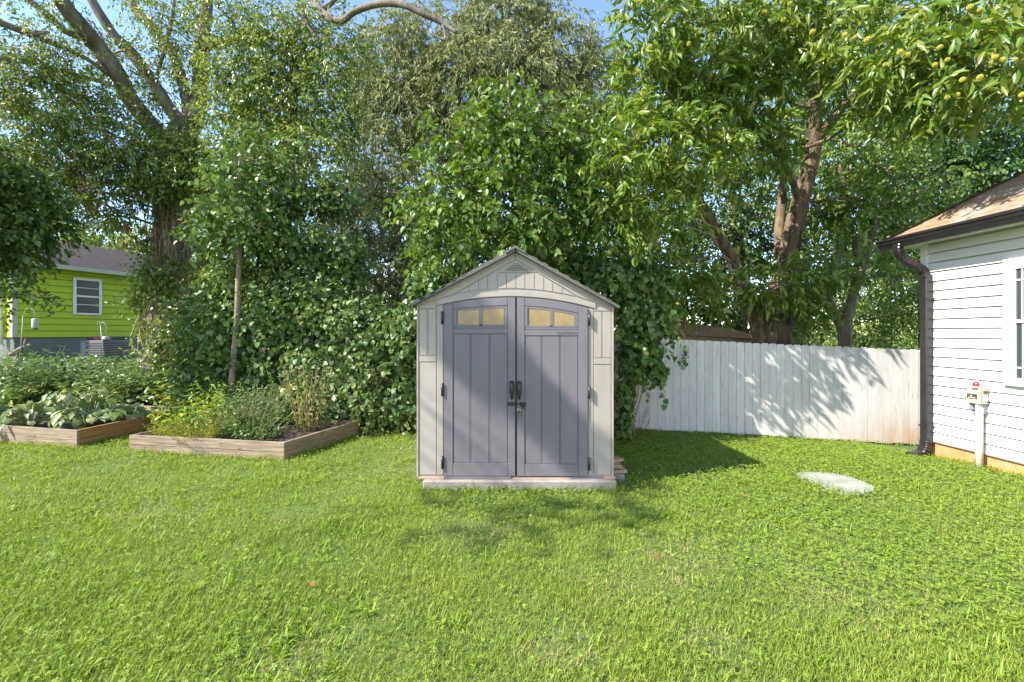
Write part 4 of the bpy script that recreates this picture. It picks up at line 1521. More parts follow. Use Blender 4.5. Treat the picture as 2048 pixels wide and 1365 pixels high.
# herbs and flowers in the right bed
S_ = stems_and_leaves
HB = [(-4.85, 6.45), (-4.55, 6.75), (-4.35, 6.35), (-4.1, 6.65), (-3.85, 6.3), (-3.6, 6.65), (-3.35, 6.25), (-3.2, 6.75), (-4.0, 7.05), (-3.5, 7.05)]
S_('basil_plant', 'yellow green leafy herb at the left end of the herb bed', 'herb', z_at(-4.75, 6.6, .13), 26, .52, .46, .12, .05, 'ovate', 'leaf_lime', 11, seed=21)
S_('pepper_plant', 'lime leaved tall plant behind the feathery dill', 'herb', z_at(-4.55, 7.15, .13), 24, .78, .46, .15, .055, 'ovate', 'leaf_lime', 11, seed=22)
S_('dill_plant', 'feathery yellow green dill spilling over the front plank', 'herb', z_at(-4.3, 6.2, .13), 60, .40, .55, .07, .0045, 'simple', 'leaf_dill', 32, seed=23, r=.003, up=.3)
S_('dill_plant', 'smaller feathery dill tuft at the corner of the herb bed', 'herb', z_at(-4.8, 6.3, .13), 26, .26, .28, .06, .0045, 'simple', 'leaf_dill', 28, seed=24, r=.003, up=.3)
S_('herb_plant', 'grey green bushy herb in the middle of the herb bed', 'herb', z_at(-3.75, 6.7, .13), 60, .66, .58, .085, .022, 'simple', 'leaf_herb', 22, seed=25)
S_('herb_plant', 'low dark leafy herb behind the front plank of the herb bed', 'herb', z_at(-3.45, 6.2, .13), 40, .34, .5, .08, .042, 'ovate', 'leaf_weed', 12, seed=26)
S_('marigold', 'low bushy marigold with a few orange blooms in the herb bed', 'flower', z_at(-3.95, 6.35, .13), 40, .46, .46, .07, .034, 'simple', 'leaf_weed', 14, seed=27, flower='flower_orange')
S_('tomato_plant', 'tall yellowing tomato stalks at the right end of the herb bed', 'tomato plant', z_at(-3.05, 6.75, .13), 24, 1.0, .42, .10, .04, 'ovate', 'leaf_tomato', 13, 'dry_stem', seed=28)
S_('tomato_plant', 'shorter tomato plant behind the yellowing tomato stalks', 'tomato plant', z_at(-3.4, 7.15, .13), 22, .85, .42, .11, .045, 'ovate', 'leaf_mid', 13, seed=29)
S_('herb_plant', 'pale silvery herb at the back of the herb bed near the sapling', 'herb', z_at(-4.1, 7.2, .13), 46, .66, .48, .095, .026, 'simple', 'leaf_herb', 20, seed=30)
# weeds between the beds and the lime house
rng = np.random.default_rng(44)
WD = [(-9.6, 9.4, .95, 'leaf_weed', 'broad leaved weed clump behind the far plank at the left edge'), (-8.8, 9.5, .85, 'leaf_weed', 'tall leafy weed clump behind the squash bed below the stump'),
      (-7.9, 9.5, .85, 'leaf_weed', 'dark leafy weed clump below the air conditioner'), (-7.1, 9.5, .8, 'leaf_mid', 'leafy weed clump right of the air conditioner'),
      (-6.3, 9.0, .95, 'leaf_bright', 'pale leaved weed clump at the back corner of the squash bed'), (-5.9, 8.4, .55, 'leaf_dill', 'yellow flowered weed between the two raised beds'),
      (-5.5, 8.3, .75, 'leaf_mid', 'weed clump left of the slim sapling'), (-10.6, 10.4, .85, 'leaf_weed', 'weed clump under the white corner of the lime house'),
      (-9.4, 10.4, .75, 'leaf_weed', 'weed clump before the grey foundation'), (-8.4, 10.3, .7, 'leaf_weed', 'weed clump in front of the plant hook'),
      (-4.9, 8.0, .8, 'leaf_weed', 'weed clump just behind the herb bed by the sapling'), (-7.3, 10.2, .95, 'leaf_mid', 'taller weed clump below the oak trunk')]
WD += [(-8.2, 8.9, .62, 'leaf_bright', 'pale weed clump rising behind the middle of the squash bed'), (-6.9, 9.6, .85, 'leaf_weed', 'dark weed clump left of the oak trunk foot'),
       (-9.9, 9.0, .6, 'leaf_mid', 'weed clump behind the left end of the far plank'), (-6.2, 9.3, .9, 'leaf_weed', 'weed clump under the tangled vine stems'),
       (-5.2, 7.75, .5, 'leaf_bright', 'pale low weed clump at the left end of the herb bed'), (-5.6, 9.0, 1.0, 'leaf_mid', 'tall weed clump between oak and sapling'),
       (-10.3, 9.6, 1.25, 'leaf_weed', 'tallest weed clump, under the tube feeder at the left edge'), (-7.6, 9.7, 1.15, 'leaf_mid', 'tall weed clump before the right end of the air conditioner'),
       (-9.75, 9.95, 1.05, 'leaf_vine', 'dark weed clump between the log and the air conditioner')]
for k, (x, y, h, mat, lab) in enumerate(WD):
    S_('weed_clump', lab, 'weed', z_at(x, y), 42, h, .66, .19, .085, 'ovate', mat, 13, seed=60 + k, lean=.4, droop=.15, group='weeds behind the garden beds')
# carpet of low weeds under the clumps: nobody could count it
n = 17000
X = rng.uniform(-16, -2.0, n)
Y = rng.uniform(7.6, 14.5, n)
Hh = (0.16 + .60 * np.array([0.5 + .5 * noise.noise((x * 1.3, y * 1.3, 5)) * 1.8 for x, y in zip(X, Y)])) * np.where(Y > 10, .5, 1)
inb = ((Y > 8.5 + .28 * (-X - 6)) | (X > -5.85)) & (Y > 7.4 + .1 * (-X)) & ~((X < -2.4) & (X > -4.9) & (Y < 7.75))
X, Y, Hh = X[inb], Y[inb], Hh[inb]
Gz = np.array([g(x, y) for x, y in zip(X, Y)])
P = np.stack([X, Y, Gz + Hh * rng.random(len(X)) ** .5], 1)
m_ = len(P)
o = leaf_mesh('undergrowth', P, np.stack([rng.normal(size=m_), rng.normal(size=m_), rng.normal(size=m_) * .4 - .1], 1), np.stack([rng.normal(size=m_) * .8, rng.normal(size=m_) * .8 - .3, np.ones(m_)], 1),
              rng.uniform(.08, .22, m_), rng.uniform(.045, .10, m_), 'ovate', M['leaf_weed'])
tag(o, 'dense carpet of low green weeds between the garden beds and the lime house', 'undergrowth', kind='stuff')

# ------------------------------------------------------------------ trees
def pxpath(rows):
    """(px, py, depth, radius px) -> path points with radius in metres"""
    out = []
    for (px, py, Z, r) in rows:
        p = at(px, py, Z)
        out.append((p.x, p.y, p.z, r * Z / F))
    return out


def limb(mb, rows, n=10, jit=.12, sub=5):
    q = smooth_path(pxpath(rows), sub)
    mb.tube([p[:3] for p in q], [max(.004, p[3]) for p in q], n, True, jit)
    return [tuple(p) for p in q]


# --- the big oak on the left
rng = np.random.default_rng(1)
oak = thing('oak_tree', 'big grey barked oak with spreading limbs rising from the vines', 'tree', at(345, 700, 10))
m = MB()
tr = limb(m, [(338, 742, 10, 44), (340, 640, 10, 36), (343, 520, 10, 33), (347, 430, 10, 33), (354, 340, 10, 32), (366, 270, 10, 29), (377, 235, 10, 20)], 16, .16)
m.build('trunk', M['bark_oak'], oak)
LB = [[(352, 345, 10, 20.8), (318, 275, 10, 17.6), (262, 200, 9.6, 15.2), (236, 150, 9.3, 16.0), (196, 95, 9, 16.0), (164, 55, 8.6, 16.0), (128, 10, 8.3, 15.2), (70, -90, 7.8, 13.6)],
      [(372, 262, 10, 13.6), (345, 225, 9.9, 12.0), (315, 180, 9.8, 11.2), (289, 141, 9.7, 10.4), (255, 98, 9.6, 10.4), (228, 72, 9.5, 9.6), (195, 20, 9.4, 8.8), (150, -60, 9.2, 7.2)],
      [(380, 240, 10, 12.8), (372, 190, 10, 10.4), (356, 135, 10.1, 9.6), (340, 98, 10.2, 8.8), (306, 58, 10.2, 8.8), (275, 25, 10.3, 8.0), (245, -20, 10.3, 7.2)],
      [(388, 250, 10, 16.0), (398, 205, 10, 14.4), (402, 125, 9.9, 13.6), (410, 45, 9.8, 12.0), (418, -60, 9.6, 10.4)],
      [(408, 90, 9.8, 9.6), (440, 88, 9.6, 8.8), (476, 74, 9.4, 7.2), (520, 70, 9.2, 5.6), (575, 84, 9.0, 3.2)],
      [(415, -20, 9.7, 9.6), (520, -70, 9.2, 10.4), (600, -40, 8.6, 10.4), (640, 22, 8.3, 8.8), (680, 42, 8.0, 6.8), (712, 22, 7.8, 6.0), (760, 8, 7.6, 6.4), (805, 10, 7.5, 6.4), (850, 30, 7.4, 5.6), (885, 47, 7.4, 4.8), (914, 66, 7.3, 3.2)],
      [(600, -60, 8.6, 6.4), (606, 0, 8.5, 5.6), (612, 40, 8.5, 4.0), (640, 90, 8.4, 2.4)],
      [(640, 22, 8.3, 5.6), (668, 0, 8.2, 4.8), (700, -60, 8, 4.8)],
      [(236, 150, 9.3, 6.4), (180, 85, 9.0, 6.4), (130, 62, 8.7, 6.4), (95, 30, 8.4, 6.4), (50, -4, 8.2, 5.6), (0, -30, 8, 4.8)],
      [(230, 158, 9.3, 4.8), (160, 110, 8.8, 4.0), (69, 72, 8.2, 7.2), (30, 57, 8, 6.4), (-20, 40, 7.8, 6.4), (-120, 20, 7.4, 6.4)],
      [(236, 172, 9.3, 4.0), (150, 150, 8.9, 4.0), (40, 122, 8.2, 4.0), (-40, 112, 8, 4.0)],
      [(885, 47, 7.4, 2.4), (890, 80, 7.3, 1.9), (860, 66, 7.3, 1.6)],
      [(405, 60, 9.8, 5.6), (385, 20, 9.7, 4.8), (360, -40, 9.6, 4.0)],
      [(310, 165, 9.8, 3.2), (340, 60, 9.5, 3.2), (352, -20, 9.3, 2.4)]]
pts = []
for L_ in LB:
    m = MB()
    pts += limb(m, L_, 10, .14)
    m.build('limb', M['bark_oak'], oak)
C, R = blobs_px([(50, 170, 8.6, 90, 45, .9), (130, 220, 8.8, 80, 45, .8), (210, 270, 9.0, 80, 45, .8), (60, 270, 8.6, 90, 50, .8), (150, 320, 9.0, 90, 40, .8), (270, 330, 9.1, 80, 35, .7), (40, 350, 8.8, 80, 50, .8),
                 (340, 320, 9.2, 70, 40, .6), (230, 390, 9.0, 55, 30, .5), (180, 430, 9.0, 50, 25, .4), (400, 330, 9.2, 50, 40, .5), (100, 380, 9.2, 60, 30, .6)])
C2, R2 = blobs_px([(60, 70, 8.0, 60, 50, .7), (150, 140, 8.6, 60, 40, .6), (200, 200, 8.8, 60, 40, .6), (300, 30, 9.2, 60, 50, .8), (280, 220, 9.2, 60, 50, .6), (380, 90, 9.6, 50, 70, .7), (470, 30, 9.2, 70, 60, .8), (490, 130, 9.2, 60, 60, .7),
                   (430, 10, 9, 60, 50, .6), (560, 40, 8.8, 80, 60, .8), (640, 60, 8.6, 70, 60, .7), (560, 130, 9, 60, 60, .7), (690, 100, 8.4, 50, 80, .6), (330, 150, 9.8, 50, 60, .7), (120, 20, 8.4, 50, 40, .6), (430, 180, 9.4, 40, 50, .5), (220, 110, 9.6, 60, 50, .6), (270, 150, 9.8, 50, 50, .6), (30, 130, 8.2, 60, 40, .6), (100, 110, 8.4, 60, 40, .6), (340, 40, 9.8, 50, 50, .6)])
branches(oak, M['bark_small'], rng, pts + [tuple(p) for p in tr], np.concatenate([C, C2]), np.concatenate([R, R2]), .035, kids=5)
A = spray(rng, C, R, 2100, 10, .42, .110, .038, .35, .7)
B2 = spray(rng, C2, R2, 1950, 9, .42, .10, .034, .45, .6, hollow=.1)
leaf_mesh('crown', *cat(A, B2), 'simple', M['leaf_oak'], oak)
C3, R3 = blobs_px([(195, 385, 8.9, 35, 45, .3), (230, 440, 9.1, 40, 35, .3), (300, 395, 9.2, 35, 25, .3), (170, 330, 8.7, 25, 25, .2)])
leaf_mesh('rusty_foliage', *spray(rng, C3, R3, 70, 8, .3, .10, .036, .6, .5), 'simple', M['leaf_oak_rust'], oak)

# vines on the oak's trunk and the tangle of dry stems below
rng = np.random.default_rng(2)
vt = thing('trunk_vine', 'vine with tangled bare stems clothing the oak trunk', 'vine', at(345, 720, 9.6))
m = MB()
for k in range(34):
    x0, x1 = rng.uniform(285, 420), rng.uniform(290, 420)
    p = [(x0, 725, 9.5 - rng.random() * .4, 1.2), ((x0 + x1) / 2 + rng.normal() * 26, 640 + rng.normal() * 20, 9.4, 1.4), (x1 + rng.normal() * 12, 520 + rng.normal() * 20, 9.45, 1.1), (x1 + rng.normal() * 20, 400 + rng.normal() * 30, 9.5, .7)]
    limb(m, p, 5, 0, 4)
m.build('stem', M['dry_stem'], vt)
C, R = blobs_px([(350, 280, 9.5, 60, 30, .5), (385, 320, 9.5, 50, 50, .5), (330, 560, 9.3, 70, 60, .35), (360, 650, 9.1, 80, 70, .4), (290, 540, 9.3, 35, 60, .3), (425, 420, 9.3, 35, 60, .4), (290, 480, 9.4, 25, 30, .3), (410, 520, 9.3, 35, 60, .3),
                 (270, 600, 9.2, 30, 60, .3), (320, 690, 9.0, 70, 50, .4), (400, 690, 8.9, 60, 60, .4), (340, 345, 9.1, 90, 45, .4), (360, 300, 9.2, 80, 40, .4), (300, 380, 9.0, 70, 35, .4)])
leaf_mesh('foliage', *cat(skin_leaves(rng, C, R, 4600, .085, .07, thick=.8), spray(rng, C, R, 420, 8, .35, .075, .035, .4, .6)), 'ovate', M['leaf_mid'], vt)

# --- vine draped tree right of the oak
rng = np.random.default_rng(3)
vd = thing('vine_draped_tree', 'tall tree swallowed by dark green vines right of the oak', 'tree', at(560, 860, 9.2))
m = MB()
tr = limb(m, [(540, 850, 9.3, 22), (545, 700, 9.3, 18), (560, 520, 9.3, 16), (575, 350, 9.2, 14), (585, 200, 9.2, 10), (590, 60, 9.2, 6)], 10)
m.build('trunk', M['bark_dark'], vd)
C, R = blobs_px([(480, 150, 9.0, 55, 60, .7), (560, 90, 9.2, 65, 60, .7), (640, 110, 9.2, 55, 60, .7), (470, 240, 8.9, 55, 60, .7), (560, 200, 9.0, 60, 60, .7), (650, 210, 9.0, 60, 60, .6), (700, 250, 9.0, 30, 50, .4), (520, 300, 8.8, 70, 55, .7),
                 (630, 310, 8.7, 70, 55, .7), (480, 370, 8.6, 60, 50, .6), (570, 400, 8.4, 75, 60, .7), (665, 400, 8.5, 55, 55, .6), (450, 460, 8.4, 45, 60, .6), (530, 490, 8.3, 70, 60, .6), (620, 500, 8.2, 75, 60, .6), (700, 520, 8.2, 40, 55, .5),
                 (470, 560, 8.4, 60, 55, .6), (560, 590, 8.2, 75, 50, .6), (650, 590, 8.1, 70, 50, .6)])
branches(vd, M['bark_small'], rng, tr, C, R, .03, kids=4)
up_ = C[:, 2] > 4.6
leaf_mesh('crown', *cat(spray(rng, C[up_], R[up_], 1500, 9, .42, .095, .042, .4, .7), spray(rng, C[~up_], R[~up_], 700, 9, .36, .085, .036, .4, .7)), 'simple', M['leaf_oak'], vd)
leaf_mesh('vine_foliage', *cat(skin_leaves(rng, C[~up_], R[~up_], 9800, .086, .08, thick=.6), skin_leaves(rng, C[up_], R[up_], 1500, .09, .08, thick=.7)), 'heart', M['leaf_vine'], vd)

# --- slim sapling with a bare leaning stem
rng = np.random.default_rng(4)
sp_ = thing('sapling', 'slim sapling with bare tan stem standing behind the herb bed', 'tree', at(460, 805, 7.75))
m = MB()
tr = limb(m, [(459, 812, 7.75, 7), (463, 770, 7.75, 6.5), (467, 720, 7.75, 6), (473, 660, 7.75, 5.8), (476, 590, 7.75, 5.6), (479, 520, 7.75, 5), (480, 450, 7.75, 4.2), (476, 380, 7.75, 4), (482, 310, 7.75, 2.5)], 9, .15)
m.build('trunk', M['bark_small'], sp_)
C, R = blobs_px([(470, 400, 7.7, 70, 60, .5), (500, 320, 7.7, 60, 60, .5), (440, 470, 7.6, 50, 40, .4), (510, 450, 7.6, 45, 40, .4)])
branches(sp_, M['bark_small'], rng, tr, C, R, .012, kids=4, n=5)
leaf_mesh('crown', *spray(rng, C, R, 260, 8, .35, .095, .07, .4, .8), 'heart', M['leaf_vine'], sp_)

# --- thicket of vines between the sapling and the shed
rng = np.random.default_rng(5)
TH = [('vine_thicket', 'tall mound of heart leaved vines left of the shed, under the draped tree', 'leaf_vine', [(430, 660, 8.3, 70, 90, .6), (540, 680, 8.2, 100, 100, .7), (620, 620, 8.2, 100, 90, .7), (500, 790, 8.0, 90, 60, .5), (400, 760, 8.4, 60, 60, .5)], 5200),
      ('vine_thicket', 'vine curtain tinted pale as if sunlit, spilling to the lawn left of the shed', 'leaf_vine_sunlit_tint', [(690, 660, 7.9, 85, 75, .6), (660, 740, 7.7, 95, 70, .55), (735, 740, 7.5, 75, 75, .5), (690, 800, 7.45, 90, 60, .45), (770, 800, 7.4, 60, 55, .4), (610, 800, 7.7, 60, 50, .4)], 5200),
      ('vine_thicket', 'leafy vine bank pressed against the left wall of the shed', 'leaf_weed', [(770, 670, 7.7, 70, 60, .5), (820, 700, 7.4, 55, 80, .5), (815, 790, 7.2, 45, 70, .4), (740, 630, 7.9, 50, 35, .4), (845, 640, 7.5, 50, 50, .4)], 3300)]
for nm, lab, mat, rows, cnt in TH:
    C, R = blobs_px(rows)
    root = thing(nm, lab, 'vine thicket', Vector((C[0][0], C[0][1], 0)), 'vine thickets left of the shed')
    m = MB()
    for k in range(26):
        i = int(rng.integers(0, len(C)))
        c, r = Vector(C[i]), R[i]
        b = Vector((c.x + rng.normal() * r[0] * .5, c.y + .1, g(c.x, c.y)))
        e = c + Vector((rng.normal() * r[0] * .5, -r[1] * .6, rng.normal() * r[2] * .6))
        m.tube(smooth_path([b, b.lerp(e, .5) + Vector((rng.normal() * .1, rng.normal() * .1, .1)), e], 4), list(np.linspace(.009, .003, 9)), 5)
    m.build('stem', M['bark_dark'], root)
    leaf_mesh('foliage', *cat(skin_leaves(rng, C, R, int(cnt * 1.45), .086, .083, thick=.5), spray(rng, C, R, cnt // 22, 8, .35, .09, .07, .3, .7)), 'heart', M[mat], root)

# --- grey leaved willow oak in the middle distance
rng = np.random.default_rng(6)
wo_ = thing('willow_oak', 'tall grey green narrow leaved tree behind the shed', 'tree', at(930, 640, 17))
m = MB()
tr = limb(m, [(935, 690, 17, 24), (935, 560, 17, 20), (940, 420, 17, 17), (950, 300, 17, 14), (960, 160, 17, 10), (975, 40, 17, 7)], 10)
m.build('trunk', M['bark_dark'], wo_)
rows = [(790, 120, 16, 85, 90, 1.6), (870, 90, 16, 90, 70, 1.8), (930, 170, 15.5, 100, 90, 1.8), (1010, 70, 16.5, 100, 80, 1.8), (1040, 160, 15.5, 110, 80, 1.8), (1120, 110, 16.5, 85, 80, 1.6), (1180, 170, 16.5, 90, 80, 1.5),
        (790, 215, 15.5, 90, 70, 1.4), (880, 260, 15.5, 70, 60, 1.3), (760, 300, 15, 80, 60, 1.2), (790, 375, 15, 90, 55, 1.2), (745, 440, 14.5, 70, 60, 1), (770, 520, 14, 80, 45, 1), (840, 560, 14, 60, 40, .8), (800, 600, 14, 90, 40, .8),
        (990, 270, 15.5, 120, 60, 1.4), (1110, 250, 15.5, 110, 70, 1.4), (1210, 270, 16, 80, 70, 1.3), (1010, 10, 16.5, 80, 50, 1.4), (730, 170, 16, 50, 70, 1.2), (860, 470, 15, 70, 60, 1)]
C, R = blobs_px(rows)
branches(wo_, M['bark_dark'], rng, tr, C, R, .11, kids=6, n=6)
leaf_mesh('crown', *spray(rng, C, R, 9800, 15, .50, .160, .044, .8, .35, hollow=.35, ldroop=.8, spread=.6), 'simple', M['leaf_grey'], wo_)

# --- mulberry over the shed roof
rng = np.random.default_rng(7)
mb_ = thing('mulberry_tree', 'bright green broad leaved young tree spreading over the shed roof', 'tree', at(1050, 860, 7.4))
m = MB()
tr = limb(m, [(1050, 860, 7.4, 10), (1045, 650, 7.4, 9), (1035, 480, 7.35, 8), (1025, 350, 7.3, 6), (1018, 220, 7.2, 3), (1016, 140, 7.2, 1.5)], 9)
m.build('trunk', M['bark_small'], mb_)
C, R = blobs_px([(1015, 205, 6.6, 26, 55, .25), (960, 255, 6.6, 50, 45, .5), (1050, 255, 6.6, 70, 50, .5), (900, 300, 6.5, 55, 55, .5), (985, 320, 6.4, 80, 60, .6), (1080, 320, 7.2, 85, 60, .6), (1165, 235, 7.2, 30, 45, .35), (1165, 300, 7.2, 55, 55, .5),
                 (880, 385, 6.3, 55, 50, .5), (960, 395, 6.2, 85, 60, .6), (1050, 400, 6.3, 90, 60, .6), (1140, 390, 7.2, 75, 65, .6), (920, 460, 6.3, 90, 45, .6), (1020, 475, 6.3, 100, 45, .6), (1120, 480, 7.2, 85, 50, .6), (850, 420, 6.2, 35, 25, .3)])
branches(mb_, M['bark_small'], rng, tr, C, R, .024, kids=6, n=5)
leaf_mesh('crown', *spray(rng, C, R, 1300, 9, .45, .092, .058, .5, .7, spread=.8, hollow=.2), 'heart', M['leaf_mulberry'], mb_)

# --- vine over the end of the fence right of the shed
rng = np.random.default_rng(8)
C, R = blobs_px([(1245, 545, 7.2, 50, 40, .4), (1300, 560, 7.3, 55, 45, .4), (1215, 560, 7.0, 40, 40, .4), (1255, 620, 7.0, 35, 55, .35), (1300, 640, 7.0, 40, 55, .35), (1262, 710, 6.9, 38, 70, .30), (1303, 715, 7.0, 30, 50, .25), (1320, 745, 7.0, 16, 30, .14),
                 (1247, 800, 6.8, 20, 60, .2), (1245, 850, 6.7, 18, 30, .2), (1180, 540, 7.2, 60, 40, .4), (1120, 545, 7.3, 60, 40, .4), (860, 560, 7.3, 45, 40, .4), (920, 540, 7.3, 50, 30, .4)])
fv = thing('fence_vine', 'grape like vine climbing the fence end beside the right shed wall', 'vine', at(1250, 865, 6.9))
m = MB()
for k in range(22):
    p = [(1245 + rng.normal() * 10, 868, 6.9, 1.2), (1250 + rng.normal() * 14, 780, 6.9, 1.2), (1265 + rng.normal() * 22, 680, 6.95, 1), (1270 + rng.normal() * 30, 570, 7.1, .8)]
    limb(m, p, 5, 0, 4)
m.build('stem', M['dry_stem'], fv)
leaf_mesh('foliage', *cat(skin_leaves(rng, C, R, 5200, .092, .088, thick=.55), spray(rng, C, R, 180, 7, .3, .09, .08, .6, .5)), 'heart', M['leaf_vine'], fv)
# sprigs against the fence
S_('privet_shrub', 'thin small leaved shrub leaning out at the foot of the fence beside the shed vine', 'shrub', on_ground(1262, 868), 16, .50, .50, .045, .018, 'simple', 'leaf_weed', 26, 'dry_stem', seed=91, r=.004)
fs = thing('fence_sprig', 'small leafy sprig growing through the white fence boards', 'sprig', at(1365, 745, 7.5))
m = MB()
sprp = smooth_path([at(1361, 752, 7.56), at(1365, 735, 7.5), at(1370, 715, 7.48), at(1372, 700, 7.48)], 4)
m.tube(sprp, .003, 5)
m.build('stem', M['dry_stem'], fs)
n = 60
ii = rng.integers(0, len(sprp), n)
leaf_mesh('foliage', np.array(sprp)[ii] + rng.normal(size=(n, 3)) * .018, rng.normal(size=(n, 3)) + np.array([0, -.4, .3]), rng.normal(size=(n, 3)) * .4 + np.array([0, -.6, .5]), .055, .022, 'simple', M['leaf_dark'], fs)

# --- chestnut beyond the fence, its crown reaching over the lawn
rng = np.random.default_rng(9)
ch_ = thing('chestnut_tree', 'large chestnut with ridged brown trunk and yellow green burs leaning over the fence', 'tree', at(1545, 830, 9.2))
m = MB()
tr = limb(m, [(1548, 800, 9.2, 39.6), (1546, 700, 9.2, 35.3), (1547, 655, 9.2, 32.7), (1556, 610, 9.2, 26.7), (1565, 560, 9.2, 19.7), (1576, 510, 9.15, 18.3), (1590, 443, 9.1, 17.5), (1602, 400, 9.0, 16.1), (1613, 360, 9.0, 14.6), (1626, 300, 8.9, 13.9), (1631, 230, 8.7, 12.4),
               (1634, 172, 8.5, 12.4), (1662, 110, 8.3, 12.4), (1701, 62, 8.0, 11.0), (1738, 15, 7.8, 8.8), (1780, -60, 7.5, 6.5)], 18, .22)
m.build('trunk', M['bark_chestnut'], ch_)
LB = [[(1530, 690, 9.1, 20.6), (1508, 620, 9.0, 16.3), (1490, 575, 8.9, 13.8), (1463, 515, 8.8, 12.0), (1435, 470, 8.7, 12.0), (1410, 425, 8.6, 11.2), (1386, 392, 8.5, 9.5), (1350, 340, 8.3, 6.0), (1310, 270, 8.0, 3.4)],
      [(1412, 430, 8.6, 6.9), (1400, 400, 8.6, 6.9), (1396, 380, 8.55, 5.2), (1410, 330, 8.4, 3.4)],
      [(1570, 545, 9.15, 9), (1559, 500, 9.3, 9), (1558, 460, 9.45, 8.6), (1562, 420, 9.5, 8.6), (1566, 360, 9.5, 6.9), (1558, 300, 9.4, 5.2), (1540, 220, 9.2, 3.4)],
      [(1628, 285, 8.9, 11.2), (1660, 246, 8.6, 9.5), (1695, 203, 8.3, 7.7), (1760, 150, 7.6, 5.2), (1850, 100, 6.6, 3.4), (1950, 90, 5.6, 2.6)],
      [(1588, 300, 8.9, 3.4), (1640, 286, 8.6, 3.9), (1681, 263, 8.4, 3.4), (1720, 230, 8.2, 3.0), (1757, 200, 8.0, 2.1)],
      [(1632, 200, 8.6, 8.6), (1590, 120, 8.2, 6.9), (1530, 60, 7.6, 5.2), (1450, 40, 7.0, 3.4), (1380, 60, 6.6, 2.6)],
      [(1600, 410, 9, 6.9), (1570, 330, 8.6, 5.2), (1500, 250, 8.0, 4.3), (1430, 210, 7.6, 2.6)],
      [(1640, 160, 8.5, 6.9), (1640, 60, 7.8, 6.0), (1650, -20, 7.2, 4.3)],
      [(1700, 60, 8.0, 6.9), (1800, 20, 6.8, 5.2), (1900, 40, 5.6, 3.4), (1990, 110, 4.9, 2.1)],
      [(1600, 640, 9.2, 10.3), (1586, 625, 9.1, 13.8), (1592, 612, 9.05, 11.2)]]
pts = [tuple(p) for p in tr]
for L_ in LB:
    m = MB()
    pts += limb(m, L_, 10, .2)
    m.build('limb', M['bark_chestnut'], ch_)
rows = [(1860, 110, 5.4, 150, 80, .7), (1970, 130, 4.9, 110, 90, .6), (1760, 70, 6.0, 130, 80, .8), (1950, 30, 5.4, 120, 60, .6), (1640, 40, 7.0, 110, 70, .8), (1530, 60, 7.0, 100, 80, .8), (1420, 70, 6.8, 100, 90, .8), (1310, 60, 6.6, 80, 100, .7),
        (1290, 170, 7.0, 70, 60, .7), (1370, 190, 7.2, 90, 70, .8), (1470, 200, 7.4, 95, 80, .9), (1530, 150, 7.6, 70, 70, .8), (1745, 170, 6.6, 95, 60, .7), (1830, 200, 6.0, 110, 50, .6), (1940, 200, 5.2, 100, 40, .5),
        (1290, 270, 6.4, 85, 60, .6), (1390, 300, 6.6, 90, 70, .6), (1490, 310, 7.9, 90, 70, .8), (1290, 370, 7.8, 80, 60, .6), (1720, 300, 9.8, 100, 70, .6), (1540, 270, 9.2, 60, 50, .5), (1700, 400, 8.9, 50, 50, .5), (1230, 330, 6.3, 60, 60, .5),
        (1330, 450, 6.7, 85, 50, .5), (1240, 440, 6.5, 70, 50, .45)]
C, R = blobs_px(rows)
low = [(1330, 530, 8.0, 90, 40, .5), (1350, 570, 8.2, 80, 40, .5), (1480, 575, 8.5, 60, 30, .4), (1370, 600, 8.3, 90, 32, .5), (1560, 570, 8.3, 65, 32, .4), (1625, 545, 8.4, 50, 35, .4), (1630, 610, 8.6, 40, 25, .3), (1700, 520, 8.6, 60, 40, .5)]
CL, RL = blobs_px(low)
branches(ch_, M['bark_small'], rng, pts, np.concatenate([C, CL]), np.concatenate([R, RL]), .03, kids=5, n=5)
A = spray(rng, C, R, 2400, 9, .26, .165, .052, .4, .7, hollow=.25, ldroop=.5, spread=1.0)
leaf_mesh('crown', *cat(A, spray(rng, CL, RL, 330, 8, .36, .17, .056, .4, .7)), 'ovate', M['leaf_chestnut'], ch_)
leaf_mesh('sunlit_tint_foliage', *cat(spray(rng, C[:8], R[:8], 240, 8, .24, .18, .046, .5, .6, ldroop=.8), spray(rng, CL, RL, 120, 8, .36, .17, .056, .4, .7)), 'ovate', M['leaf_bright'], ch_)  # second, brighter leaf colour mixed in to paint the sunlit look
# burs: one spiny ball copied along the twigs
m = MB()
bmesh.ops.create_icosphere(m.bm, subdivisions=2, radius=.030)
bmesh.ops.poke(m.bm, faces=m.bm.faces[:])
for v in m.bm.verts:
    if len(v.link_faces) == 3: v.co *= 1.45
bur0 = m.build('bur', M['bur'], ch_, recalc=True)
BP = [(1985, 60), (2010, 45), (2030, 120), (2044, 190), (1960, 155), (1925, 160), (1895, 120), (1870, 130), (1880, 95), (1800, 105), (1815, 110), (1775, 85), (1735, 80), (1710, 75), (1690, 70), (1660, 30), (1625, 65), (1580, 8),
      (1530, 25), (1567, 40), (1555, 200), (1565, 195), (1535, 198), (1500, 10), (1360, 110), (1378, 88), (1300, 95), (1275, 145), (1620, 230), (1635, 240), (1572, 235), (1550, 250), (1990, 115), (2005, 120), (1960, 20), (1940, 15), (1850, 40), (1840, 30),
      (1285, 190), (1280, 200), (1440, 310), (1455, 315), (1610, 225), (1770, 130), (1745, 135), (1895, 195), (1915, 190), (1475, 505), (1490, 525), (1650, 470), (1460, 560), (1420, 150), (1340, 150), (2040, 60), (1930, 90)]
